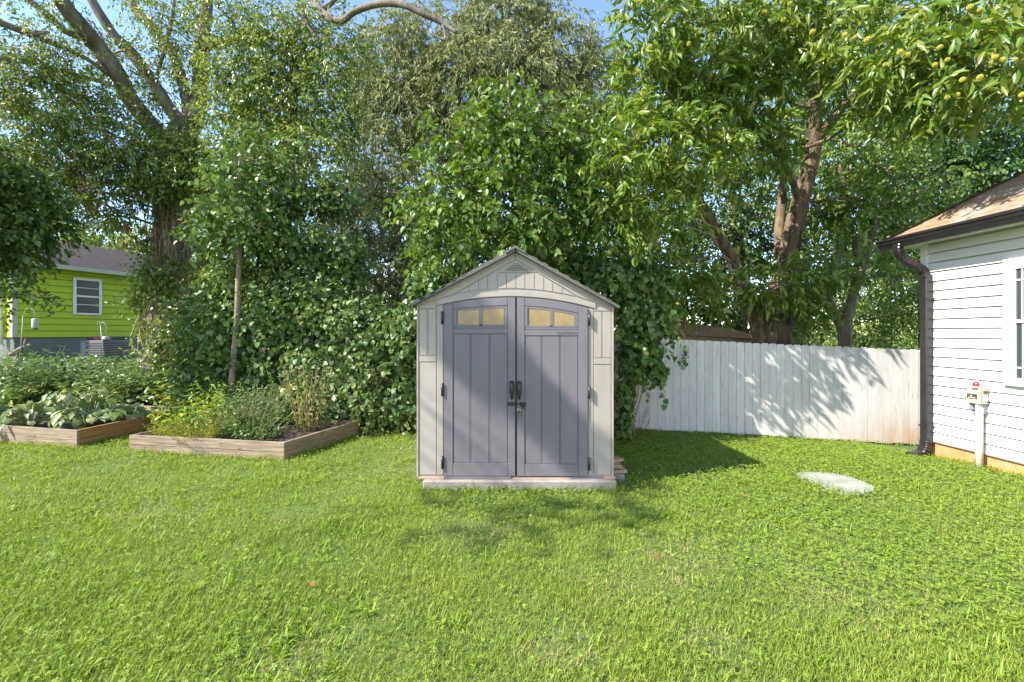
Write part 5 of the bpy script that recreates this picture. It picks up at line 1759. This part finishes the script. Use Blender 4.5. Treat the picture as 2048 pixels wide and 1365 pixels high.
for i, (px, py) in enumerate(BP):
    # depth of the front of the nearest clump
    q = min(range(len(rows)), key=lambda k: ((rows[k][0] - px) / rows[k][3]) ** 2 + ((rows[k][1] - py) / rows[k][4]) ** 2)
    Z = rows[q][2] - rows[q][5] * .95
    if py > 450: Z = 7.9
    o = bur0 if i == 0 else bur0.copy()
    if i:
        COL.objects.link(o)
        o.parent = ch_
    p = at(px, py, Z)
    o.location = p - ORIGIN[ch_] if i else p - ORIGIN[ch_] + ORIGIN[ch_] * 0
    s = rng.uniform(.6, 1.0) * min(1.05, Z / 5.6)
    o.scale = (s, s, s)
    o.rotation_euler = tuple(rng.uniform(0, 6, 3))
# the first bur's mesh was shifted by the tree's origin: undo that
for v in bur0.data.vertices:
    v.co = v.co + ORIGIN[ch_]

# --- many stemmed small tree right of the chestnut
rng = np.random.default_rng(12)
ms = thing('forked_tree', 'small tree of several thin leaning stems between chestnut and house', 'tree', at(1690, 810, 9.6))
m = MB()
LB = [[(1692, 815, 9.6, 13), (1692, 720, 9.6, 12), (1686, 665, 9.6, 10), (1668, 625, 9.6, 9.5), (1652, 590, 9.6, 9), (1664, 555, 9.6, 8), (1676, 500, 9.6, 8), (1683, 455, 9.6, 7), (1694, 405, 9.6, 5), (1700, 330, 9.5, 3)],
      [(1690, 720, 9.55, 11), (1692, 660, 9.5, 10), (1700, 610, 9.5, 9), (1716, 560, 9.5, 9), (1732, 510, 9.5, 8), (1750, 445, 9.4, 8), (1768, 405, 9.4, 6), (1775, 340, 9.3, 4)],
      [(1722, 540, 9.5, 8), (1716, 505, 9.5, 8), (1712, 482, 9.5, 7), (1716, 470, 9.5, 4)],
      [(1752, 440, 9.4, 6), (1800, 412, 9.3, 4), (1850, 380, 9.2, 3)],
      [(1683, 455, 9.6, 4), (1690, 380, 9.6, 4), (1677, 330, 9.5, 3)]]
pts = []
for k, L_ in enumerate(LB):
    pts += limb(m, L_, 9, .2)
m.build('trunk', M['bark_small'], ms)
C, R = blobs_px([(1700, 400, 9.4, 80, 50, .7), (1780, 380, 9.3, 80, 50, .7), (1850, 360, 9.2, 70, 50, .6), (1640, 430, 9.6, 60, 50, .6), (1760, 320, 9.2, 80, 50, .7), (1840, 430, 9.3, 60, 40, .5), (1720, 460, 9.5, 60, 30, .5), (1800, 560, 9.6, 50, 40, .4)])
branches(ms, M['bark_small'], rng, pts, C, R, .03, kids=5, n=5)
leaf_mesh('crown', *spray(rng, C, R, 560, 9, .4, .10, .055, .4, .8), 'ovate', M['leaf_mid'], ms)

# --- trees standing behind
def back_tree(name, label, trunk, rows, mat, n, k, sl, ll, lw, kind='simple', seed=1, droop=.4, group=None, bmat='bark_dark', kids=4, br=.06):
    rng = np.random.default_rng(seed)
    p = at(trunk[0][0], trunk[0][1], trunk[0][2])
    t = thing(name, label, 'tree', p, group)
    m = MB()
    tr = limb(m, trunk, 8, .15)
    m.build('trunk', M[bmat], t)
    C, R = blobs_px(rows)
    branches(t, M[bmat], rng, tr, C, R, br, kids=kids, n=5)
    leaf_mesh('crown', *spray(rng, C, R, n, k, sl, ll, lw, droop, .75), kind, M[mat], t)
    return t


G1 = 'trees behind the fence'
back_tree('maple_tree', 'dense dark green maple behind the white house roof', [(1990, 800, 12, 18), (1985, 600, 12, 15), (1975, 400, 12, 12), (1960, 250, 12, 8)],
          [(1870, 270, 12, 80, 60, 1.2), (1960, 260, 12, 90, 60, 1.2), (2050, 270, 12, 80, 60, 1.2), (1900, 360, 12, 90, 60, 1.2), (2000, 350, 12, 90, 60, 1.2), (1830, 430, 12.2, 60, 50, 1), (2090, 370, 12, 70, 70, 1.2), (1800, 340, 12.4, 60, 50, 1), (1780, 470, 12.4, 50, 40, 1)],
          'leaf_teal', 2400, 9, .5, .12, .075, 'ovate', 21, group=G1)
back_tree('elm_tree', 'dark leaved tree in the shade behind the chestnut trunk', [(1480, 800, 14, 16), (1480, 600, 14, 13), (1470, 400, 14, 9)],
          [(1330, 480, 14, 80, 60, 1.2), (1430, 480, 14, 90, 60, 1.2), (1530, 470, 14, 80, 70, 1.2), (1380, 560, 14, 100, 50, 1.2), (1500, 560, 14, 80, 50, 1.2), (1620, 500, 14, 70, 60, 1.2), (1350, 620, 14, 90, 40, 1.1), (1450, 400, 14, 90, 60, 1.2), (1580, 390, 14, 90, 60, 1.2), (1300, 390, 14, 80, 70, 1.2), (1400, 640, 14.5, 90, 35, 1), (1500, 640, 14.5, 80, 35, 1), (1290, 640, 14.5, 80, 40, 1), (1600, 600, 15, 50, 60, 1)],
          'leaf_dark', 3300, 9, .55, .14, .08, 'simple', 22, group=G1)
back_tree('ash_tree', 'sunlit pale green tree far behind the forked tree', [(1770, 760, 20, 12), (1770, 600, 20, 10), (1765, 450, 20, 6)],
          [(1650, 600, 20, 60, 60, 1.6), (1720, 570, 20, 70, 60, 1.6), (1800, 590, 20, 70, 70, 1.6), (1760, 650, 19, 80, 40, 1.4), (1840, 640, 19, 60, 50, 1.4), (1680, 660, 19, 60, 35, 1.2), (1760, 500, 20.5, 90, 50, 1.6), (1850, 530, 20, 60, 60, 1.5), (1620, 660, 19, 40, 40, 1)],
          'leaf_bright', 2400, 9, .6, .16, .075, 'simple', 23, group=G1)
back_tree('locust_tree', 'mid green tree filling the gap over the house corner', [(1850, 780, 15, 12), (1850, 600, 15, 10), (1840, 470, 15, 7)],
          [(1800, 500, 15, 60, 50, 1), (1860, 480, 15, 70, 50, 1.1), (1820, 590, 14.5, 50, 60, .9), (1880, 600, 14.5, 60, 60, 1), (1850, 680, 14, 60, 40, .9), (1730, 640, 16, 40, 50, .8)],
          'leaf_mid', 1000, 9, .5, .12, .07, 'simple', 24, group=G1)
back_tree('hackberry_tree', 'tall green tree behind the top of the chestnut', [(1600, 780, 19, 18), (1600, 500, 19, 14), (1600, 200, 19, 8)],
          [(1400, 130, 19, 110, 90, 2), (1560, 100, 19, 110, 90, 2), (1700, 160, 19, 110, 90, 2), (1480, 260, 19, 120, 80, 2), (1640, 280, 19, 120, 90, 2), (1800, 120, 19, 110, 90, 2), (1340, 300, 19, 90, 80, 1.8), (1780, 270, 19, 90, 70, 1.8)],
          'leaf_mid', 2300, 9, .7, .19, .10, 'simple', 25, group=G1)
back_tree('shade_tree', 'shaded tree seen between the vines and the shed roof', [(1130, 780, 12, 10), (1130, 600, 12, 9), (1120, 430, 12, 6)],
          [(1100, 480, 12, 90, 50, .9), (1200, 470, 12, 80, 60, .9), (1000, 500, 12, 90, 45, .9), (1230, 560, 12, 70, 50, .8), (900, 520, 12, 80, 40, .8), (1150, 390, 12.5, 100, 60, 1)],
          'leaf_dark', 1500, 9, .5, .13, .08, 'simple', 26, group=G1)
back_tree('dogwood_tree', 'olive green tree glimpsed between the draped tree and the shed', [(720, 800, 13, 12), (715, 600, 13, 10), (705, 450, 13, 6)],
          [(700, 470, 13, 60, 60, .9), (740, 560, 12.5, 70, 50, .8), (690, 590, 12.5, 70, 50, .8), (790, 640, 12, 70, 40, .7), (690, 380, 13.5, 50, 60, .9)],
          'leaf_grey', 900, 9, .5, .12, .05, 'simple', 27, group=G1)
back_tree('understory_tree', 'dark tree behind the vine mound and oak trunk', [(460, 800, 12.5, 12), (460, 600, 12.5, 10), (470, 400, 12.5, 6)],
          [(440, 420, 12.5, 70, 60, .9), (420, 520, 12, 70, 60, .9), (500, 600, 12, 90, 70, .9), (400, 620, 11.8, 70, 60, .8), (560, 420, 12, 90, 80, .9), (610, 560, 12, 80, 80, .9), (560, 240, 12.5, 90, 90, 1)],
          'leaf_dark', 1700, 9, .5, .13, .08, 'simple', 28, group=G1)
G2 = 'far trees past the lime house'
FT = [('round_tree', 'pale green far tree at the left above the lime roof', 120, 480, 42, 55, 40, 'leaf_bright'), ('round_tree', 'far tree rising just right of the lime roof ridge', 200, 470, 46, 60, 36, 'leaf_mid'),
      ('round_tree', 'far yellow green tree behind the oak trunk', 290, 490, 44, 60, 40, 'leaf_bright'), ('round_tree', 'far tree at the left picture edge above the roof', 30, 480, 48, 60, 45, 'leaf_mid')]
for k, (nm, lab, px, py, Z, rx, ry, mat) in enumerate(FT):
    back_tree(nm, lab, [(px, 650, Z, 7), (px, 560, Z, 6), (px, py, Z, 3)], [(px, py, Z, rx, ry, 2.4), (px - rx * .6, py + 30, Z, rx * .7, ry * .8, 2), (px + rx * .6, py + 26, Z, rx * .7, ry * .8, 2), (px + 8, py + 60, Z, rx, ry, 2)],
              mat, 700, 8, 1.0, .34, .17, 'simple', 31 + k, group=G2, kids=2, br=.12)

# --- dark tree hanging in from the left edge; most of it stands left of the picture
t = back_tree('elm_tree', 'dark leafy elm reaching in at the left edge', [(-260, 900, 6.4, 34), (-250, 700, 6.4, 30), (-220, 500, 6.3, 27), (-200, 300, 6.2, 22), (-190, 60, 6.0, 16)],
              [(10, 400, 7.2, 80, 60, .6), (50, 440, 7.1, 70, 45, .5), (-80, 350, 6.8, 100, 90, .8), (30, 500, 7.0, 50, 25, .35), (-60, 500, 6.8, 70, 40, .5)],
              'leaf_dark', 1050, 9, .36, .10, .06, 'ovate', 41)
rng = np.random.default_rng(42)
C, R = blobs_px([(40, 588, 6.6, 34, 9, .15), (85, 592, 6.6, 24, 6, .12), (10, 580, 6.6, 30, 10, .15), (25, 610, 6.6, 20, 6, .1)])
leaf_mesh('low_foliage', *spray(rng, C, R, 26, 8, .25, .085, .055, .2, .9), 'ovate', M['leaf_dark'], t)
m = MB()
limb(m, [(-200, 470, 6.3, 8), (-90, 540, 6.5, 5), (0, 580, 6.6, 3), (60, 592, 6.6, 2), (108, 596, 6.6, 1)], 6)
m.build('limb', M['bark_dark'], t)
# unseen leaf clumps added to this tree, shaped to throw shade on shed and lawn
C = np.array([(-8.95, .82, 9.7), (-9.75, .85, 10.4)])
R = np.array([(.19, 1.0, .17), (.38, .6, .22)])
CG, RG = np.array([(-9.4, .2, 8.5), (-8.6, .1, 8.6)]), np.array([(.9, .35, .3), (.7, .3, .3)])
branches(t, M['bark_dark'], rng, [(-8.0, 6.0, 5.6, .12)], np.concatenate([C, CG]), np.concatenate([R, RG]), .035, kids=4, n=6)
leaf_mesh('shade_caster_foliage', *cat(spray(rng, C, R, 230, 8, .15, .11, .07, .3, .8), spray(rng, CG, RG, 44, 9, .4, .11, .07, .3, .8)), 'ovate', M['leaf_dark'], t)

# bright tall weed peeping over the fence at the house corner
S_('pokeweed', 'bright green tall weed peeping over the fence by the house corner', 'weed', Vector((7.1, 8.1, -.2)), 12, 1.75, .4, .20, .09, 'ovate', 'leaf_lime', 12, seed=95, low=.5)

# ------------------------------------------------------------------ the lawn
def in_poly(X, Y, poly):
    c = np.zeros(len(X), bool)
    n = len(poly)
    for i in range(n):
        x0, y0 = poly[i]; x1, y1 = poly[(i + 1) % n]
        cond = ((y0 > Y) != (y1 > Y)) & (X < (x1 - x0) * (Y - y0) / (y1 - y0 + 1e-12) + x0)
        c ^= cond
    return c


_gx, _gy = np.arange(-10, 9.01, .1), np.arange(0, 9.01, .1)
_F = lambda sc, sd: np.array([[noise.fractal((x * sc, y * sc, sd), 1.0, 2.0, 4) for y in _gy] for x in _gx])
NA, NB_, NC = _F(.9, 1.3), _F(.55, 7.7), _F(2.2, 4.4)
_GZ = np.array([[g(x, y) for y in _gy] for x in _gx])


def samp(Fd, X, Y):
    i = np.clip(((X + 10) / .1).astype(int), 0, len(_gx) - 2)
    j = np.clip((Y / .1).astype(int), 0, len(_gy) - 2)
    fx, fy = np.clip((X + 10) / .1 - i, 0, 1), np.clip(Y / .1 - j, 0, 1)
    return Fd[i, j] * (1 - fx) * (1 - fy) + Fd[i + 1, j] * fx * (1 - fy) + Fd[i, j + 1] * (1 - fx) * fy + Fd[i + 1, j + 1] * fx * fy


SHEDP = [(-1.0, 4.6), (1.075, 4.6), (1.075, 6.8), (-1.0, 6.8)]


def lawn_points(rng, dens_near, dens_far):
    """points of the lawn inside a little more than the field of view, thinner with distance"""
    out = []
    for (ya, yb) in [(1.35, 2.2), (2.2, 3), (3, 4), (4, 5), (5, 6), (6, 7), (7, 8.3)]:
        ym = (ya + yb) / 2
        d = dens_far + (dens_near - dens_far) * max(0, min(1, (5.5 - ym) / 3.4))
        xa, xb = -1.16 * yb - .5, min(1.16 * yb + .5, 6.2)
        xa = max(xa, -9.5)
        n = int(d * (xb - xa) * (yb - ya))
        out.append(np.stack([rng.uniform(xa, xb, n), rng.uniform(ya, yb, n)], 1))
    p = np.concatenate(out)
    X, Y = p[:, 0], p[:, 1]
    ok = ~in_poly(X, Y, SHEDP) & ~in_poly(X, Y, STONE) & ~in_poly(X, Y, BED1) & ~in_poly(X, Y, BED2)
    ok &= X < 5.6 + .043 * (6.2 - Y) - .01
    fence_y = 7.68 + (X - .9) * (7.05 - 7.68) / 7.7
    ok &= ~((X > .9) & (Y > fence_y + .05))
    ok &= ~((X < -5.2) & (Y > 7.2 - .23 * (X + 6)))
    return X[ok], Y[ok]


def blades(name, label, rng, X, Y, hmin, hmax, wid, lean, mat, kind='blade2', hfun=None):
    n = len(X)
    Z = samp(_GZ, X, Y) - .006
    az = rng.uniform(0, 6.283, n)
    le = lean * rng.random(n) ** .8
    D = np.stack([np.cos(az) * le, np.sin(az) * le, np.ones(n)], 1)
    N = np.stack([-np.cos(az), -np.sin(az), le], 1)
    h = rng.uniform(hmin, hmax, n)
    if hfun is not None: h = h * hfun
    N2 = -N + rng.normal(size=(n, 3)) * .25
    o = leaf_mesh(name, np.stack([X, Y, Z], 1), D, -N2, h, wid * rng.uniform(.7, 1.3, n), kind, M[mat])
    return tag(o, label, 'grass', kind='stuff')


rng = np.random.default_rng(77)
X, Y = lawn_points(rng, 13500, 4600)
far = 1 + .25 * np.clip((Y - 3) / 4, 0, 1)
nb_ = samp(NB_, X, Y); na_ = samp(NA, X, Y); nc_ = samp(NC, X, Y)
# broad leaved ground cover takes over right of the shed
cover = 1 / (1 + np.exp(-(((X - .2) * .9 + (Y - 3.3) * .9) - .6 + nb_ * 2.2) * 2.2))
cover *= (Y > 2.6)
u = rng.random(len(X))
worn = np.zeros(len(X))
for (px, py, r) in [(1360, 1115, .42), (1290, 1170, .35), (1660, 1180, .4), (960, 1060, .35), (560, 1330, .28), (1120, 1290, .25), (300, 1010, .5), (1440, 1290, .2)]:
    q = on_ground(px, py)
    worn = np.maximum(worn, np.exp(-((X - q.x) ** 2 + (Y - q.y) ** 2 * 1.6) / (r * r)))
worn = np.clip(worn * (1 + 1.1 * nc_), 0, 1)
gsel = u > np.maximum(cover * .62, worn * .45)
blades('lawn_grass', 'fine short green lawn grass covering the yard', rng, X[gsel], Y[gsel], .028, .062, .0031 * far[gsel], .9, 'grass', 'blade2', np.clip(1 + .5 * na_[gsel] + .45 * nc_[gsel], .5, 1.9) * (1 - .45 * worn[gsel]))
ss = (u < .010 + .13 * worn) & (nb_ < .5)
blades('dry_grass', 'thin straw coloured dead blades scattered through the lawn', rng, X[ss], Y[ss], .03, .06, .0028 * far[ss], 1.6, 'straw')
# clover and small broad leaves
X2, Y2 = lawn_points(rng, 2100, 2000)
c2 = 1 / (1 + np.exp(-(((X2 - .2) * .9 + (Y2 - 3.3) * .9) - .6 + samp(NB_, X2, Y2) * 2.2) * 2.2))
c2 = np.maximum(c2 * (Y2 > 2.4), 1.0 * (samp(NA, X2, Y2) + .5 * samp(NC, X2, Y2) > .30) * .40)
c2 = np.maximum(c2 * .95, .14)
k2 = rng.random(len(X2)) < c2
X2, Y2 = X2[k2], Y2[k2]
n = len(X2)
az = rng.uniform(0, 6.283, n)
o = leaf_mesh('clover', np.stack([X2, Y2, samp(_GZ, X2, Y2) + rng.uniform(.018, .060, n)], 1), np.stack([np.cos(az), np.sin(az), rng.normal(size=n) * .18], 1),
              np.stack([rng.normal(size=n) * .28, rng.normal(size=n) * .28, np.ones(n)], 1), rng.uniform(.013, .030, n) * (1 + .12 * np.clip(Y2 - 4, 0, 3)), rng.uniform(.013, .030, n) * (1 + .12 * np.clip(Y2 - 4, 0, 3)), 'clover', M['clover'])
tag(o, 'low clover and small broad leaves spread through the lawn', 'clover', kind='stuff')
# crabgrass: clumps of wide arching blades
X3, Y3 = lawn_points(rng, 80, 40)
s3 = samp(NA, X3, Y3) * .8 + samp(NB_, X3, Y3) * .6 + .28 * (X3 < -.8) + .22 * (X3 > 2.6) + .25 * (Y3 < 2.6) - .25 * ((X3 > -.8) & (X3 < 2.0))
k3 = rng.random(len(X3)) < 1 / (1 + np.exp(-(s3 - .12) * 5))
X3, Y3 = X3[k3], Y3[k3]
per = 11
XX = np.repeat(X3, per) + rng.normal(size=len(X3) * per) * .022
YY = np.repeat(Y3, per) + rng.normal(size=len(X3) * per) * .022
okk = ~in_poly(XX, YY, SHEDP) & ~in_poly(XX, YY, STONE) & ~in_poly(XX, YY, BED1) & ~in_poly(XX, YY, BED2)
XX, YY = XX[okk], YY[okk]
blades('crabgrass', 'bright arching crabgrass clumps standing out of the lawn', rng, XX, YY,   .045, .105, .0080, 1.6, 'crabgrass', 'blade')
# tall fringe along planks, slab, fence and foundation where the mower does not reach
E = []
def edge(a, b, n, off=.03):
    a, b = np.array(a), np.array(b)
    t = rng.random(n)[:, None]
    d = (b - a) / np.linalg.norm(b - a)
    nn = np.array([d[1], -d[0]])
    E.append(a + (b - a) * t + nn * (off + np.abs(rng.normal(size=(n, 1))) * .035))
edge(BED1[0], BED1[1], 420); edge(BED1[1], BED1[2], 300); edge(BED2[0], BED2[1], 420); edge(BED2[1], BED2[2], 260)
edge((-1.0, 4.6), (1.075, 4.6), 800, .0); edge((1.075, 4.6), (1.075, 6.8), 200); edge((.9, 7.66), (6.4, 7.20), 700, .0); edge((5.6, 6.3), (5.68, 3.6), 500, .02)
for i in range(len(STONE)):
    edge(STONE[i], STONE[(i + 1) % len(STONE)], 26, -.01)
E = np.concatenate(E)
blades('edge_grass', 'longer unmown grass fringe along planks, slab, fence and foundation', rng, E[:, 0], E[:, 1], .05, .12, .0055, .8, 'crabgrass', 'blade')
# fallen leaves
FL = [((629, 1187), 'curled brown fallen leaf on the open lawn left of the shed'), ((1484, 1001), 'reddish fallen leaf on the clover right of the shed'), ((1322, 1128), 'tiny pale fallen leaf on the bare patch'),
      ((1258, 868), 'brown fallen leaf at the foot of the fence vine'), ((735, 880), 'brown fallen leaf behind the corner of the herb bed')]
for k, (q, lab) in enumerate(FL):
    p = on_ground(*q) + Vector((0, 0, .045))
    a = rng.random() * 6.28
    n = 1
    o = leaf_mesh('fallen_leaf', np.array([p]), np.array([(math.cos(a), math.sin(a), .25)]), np.array([(.2, -.5, .8)]), .05, .03, 'ovate', M['leaf_dry'], None, tuple(p))
    tag(o, lab, 'leaf', 'fallen leaves on the lawn')
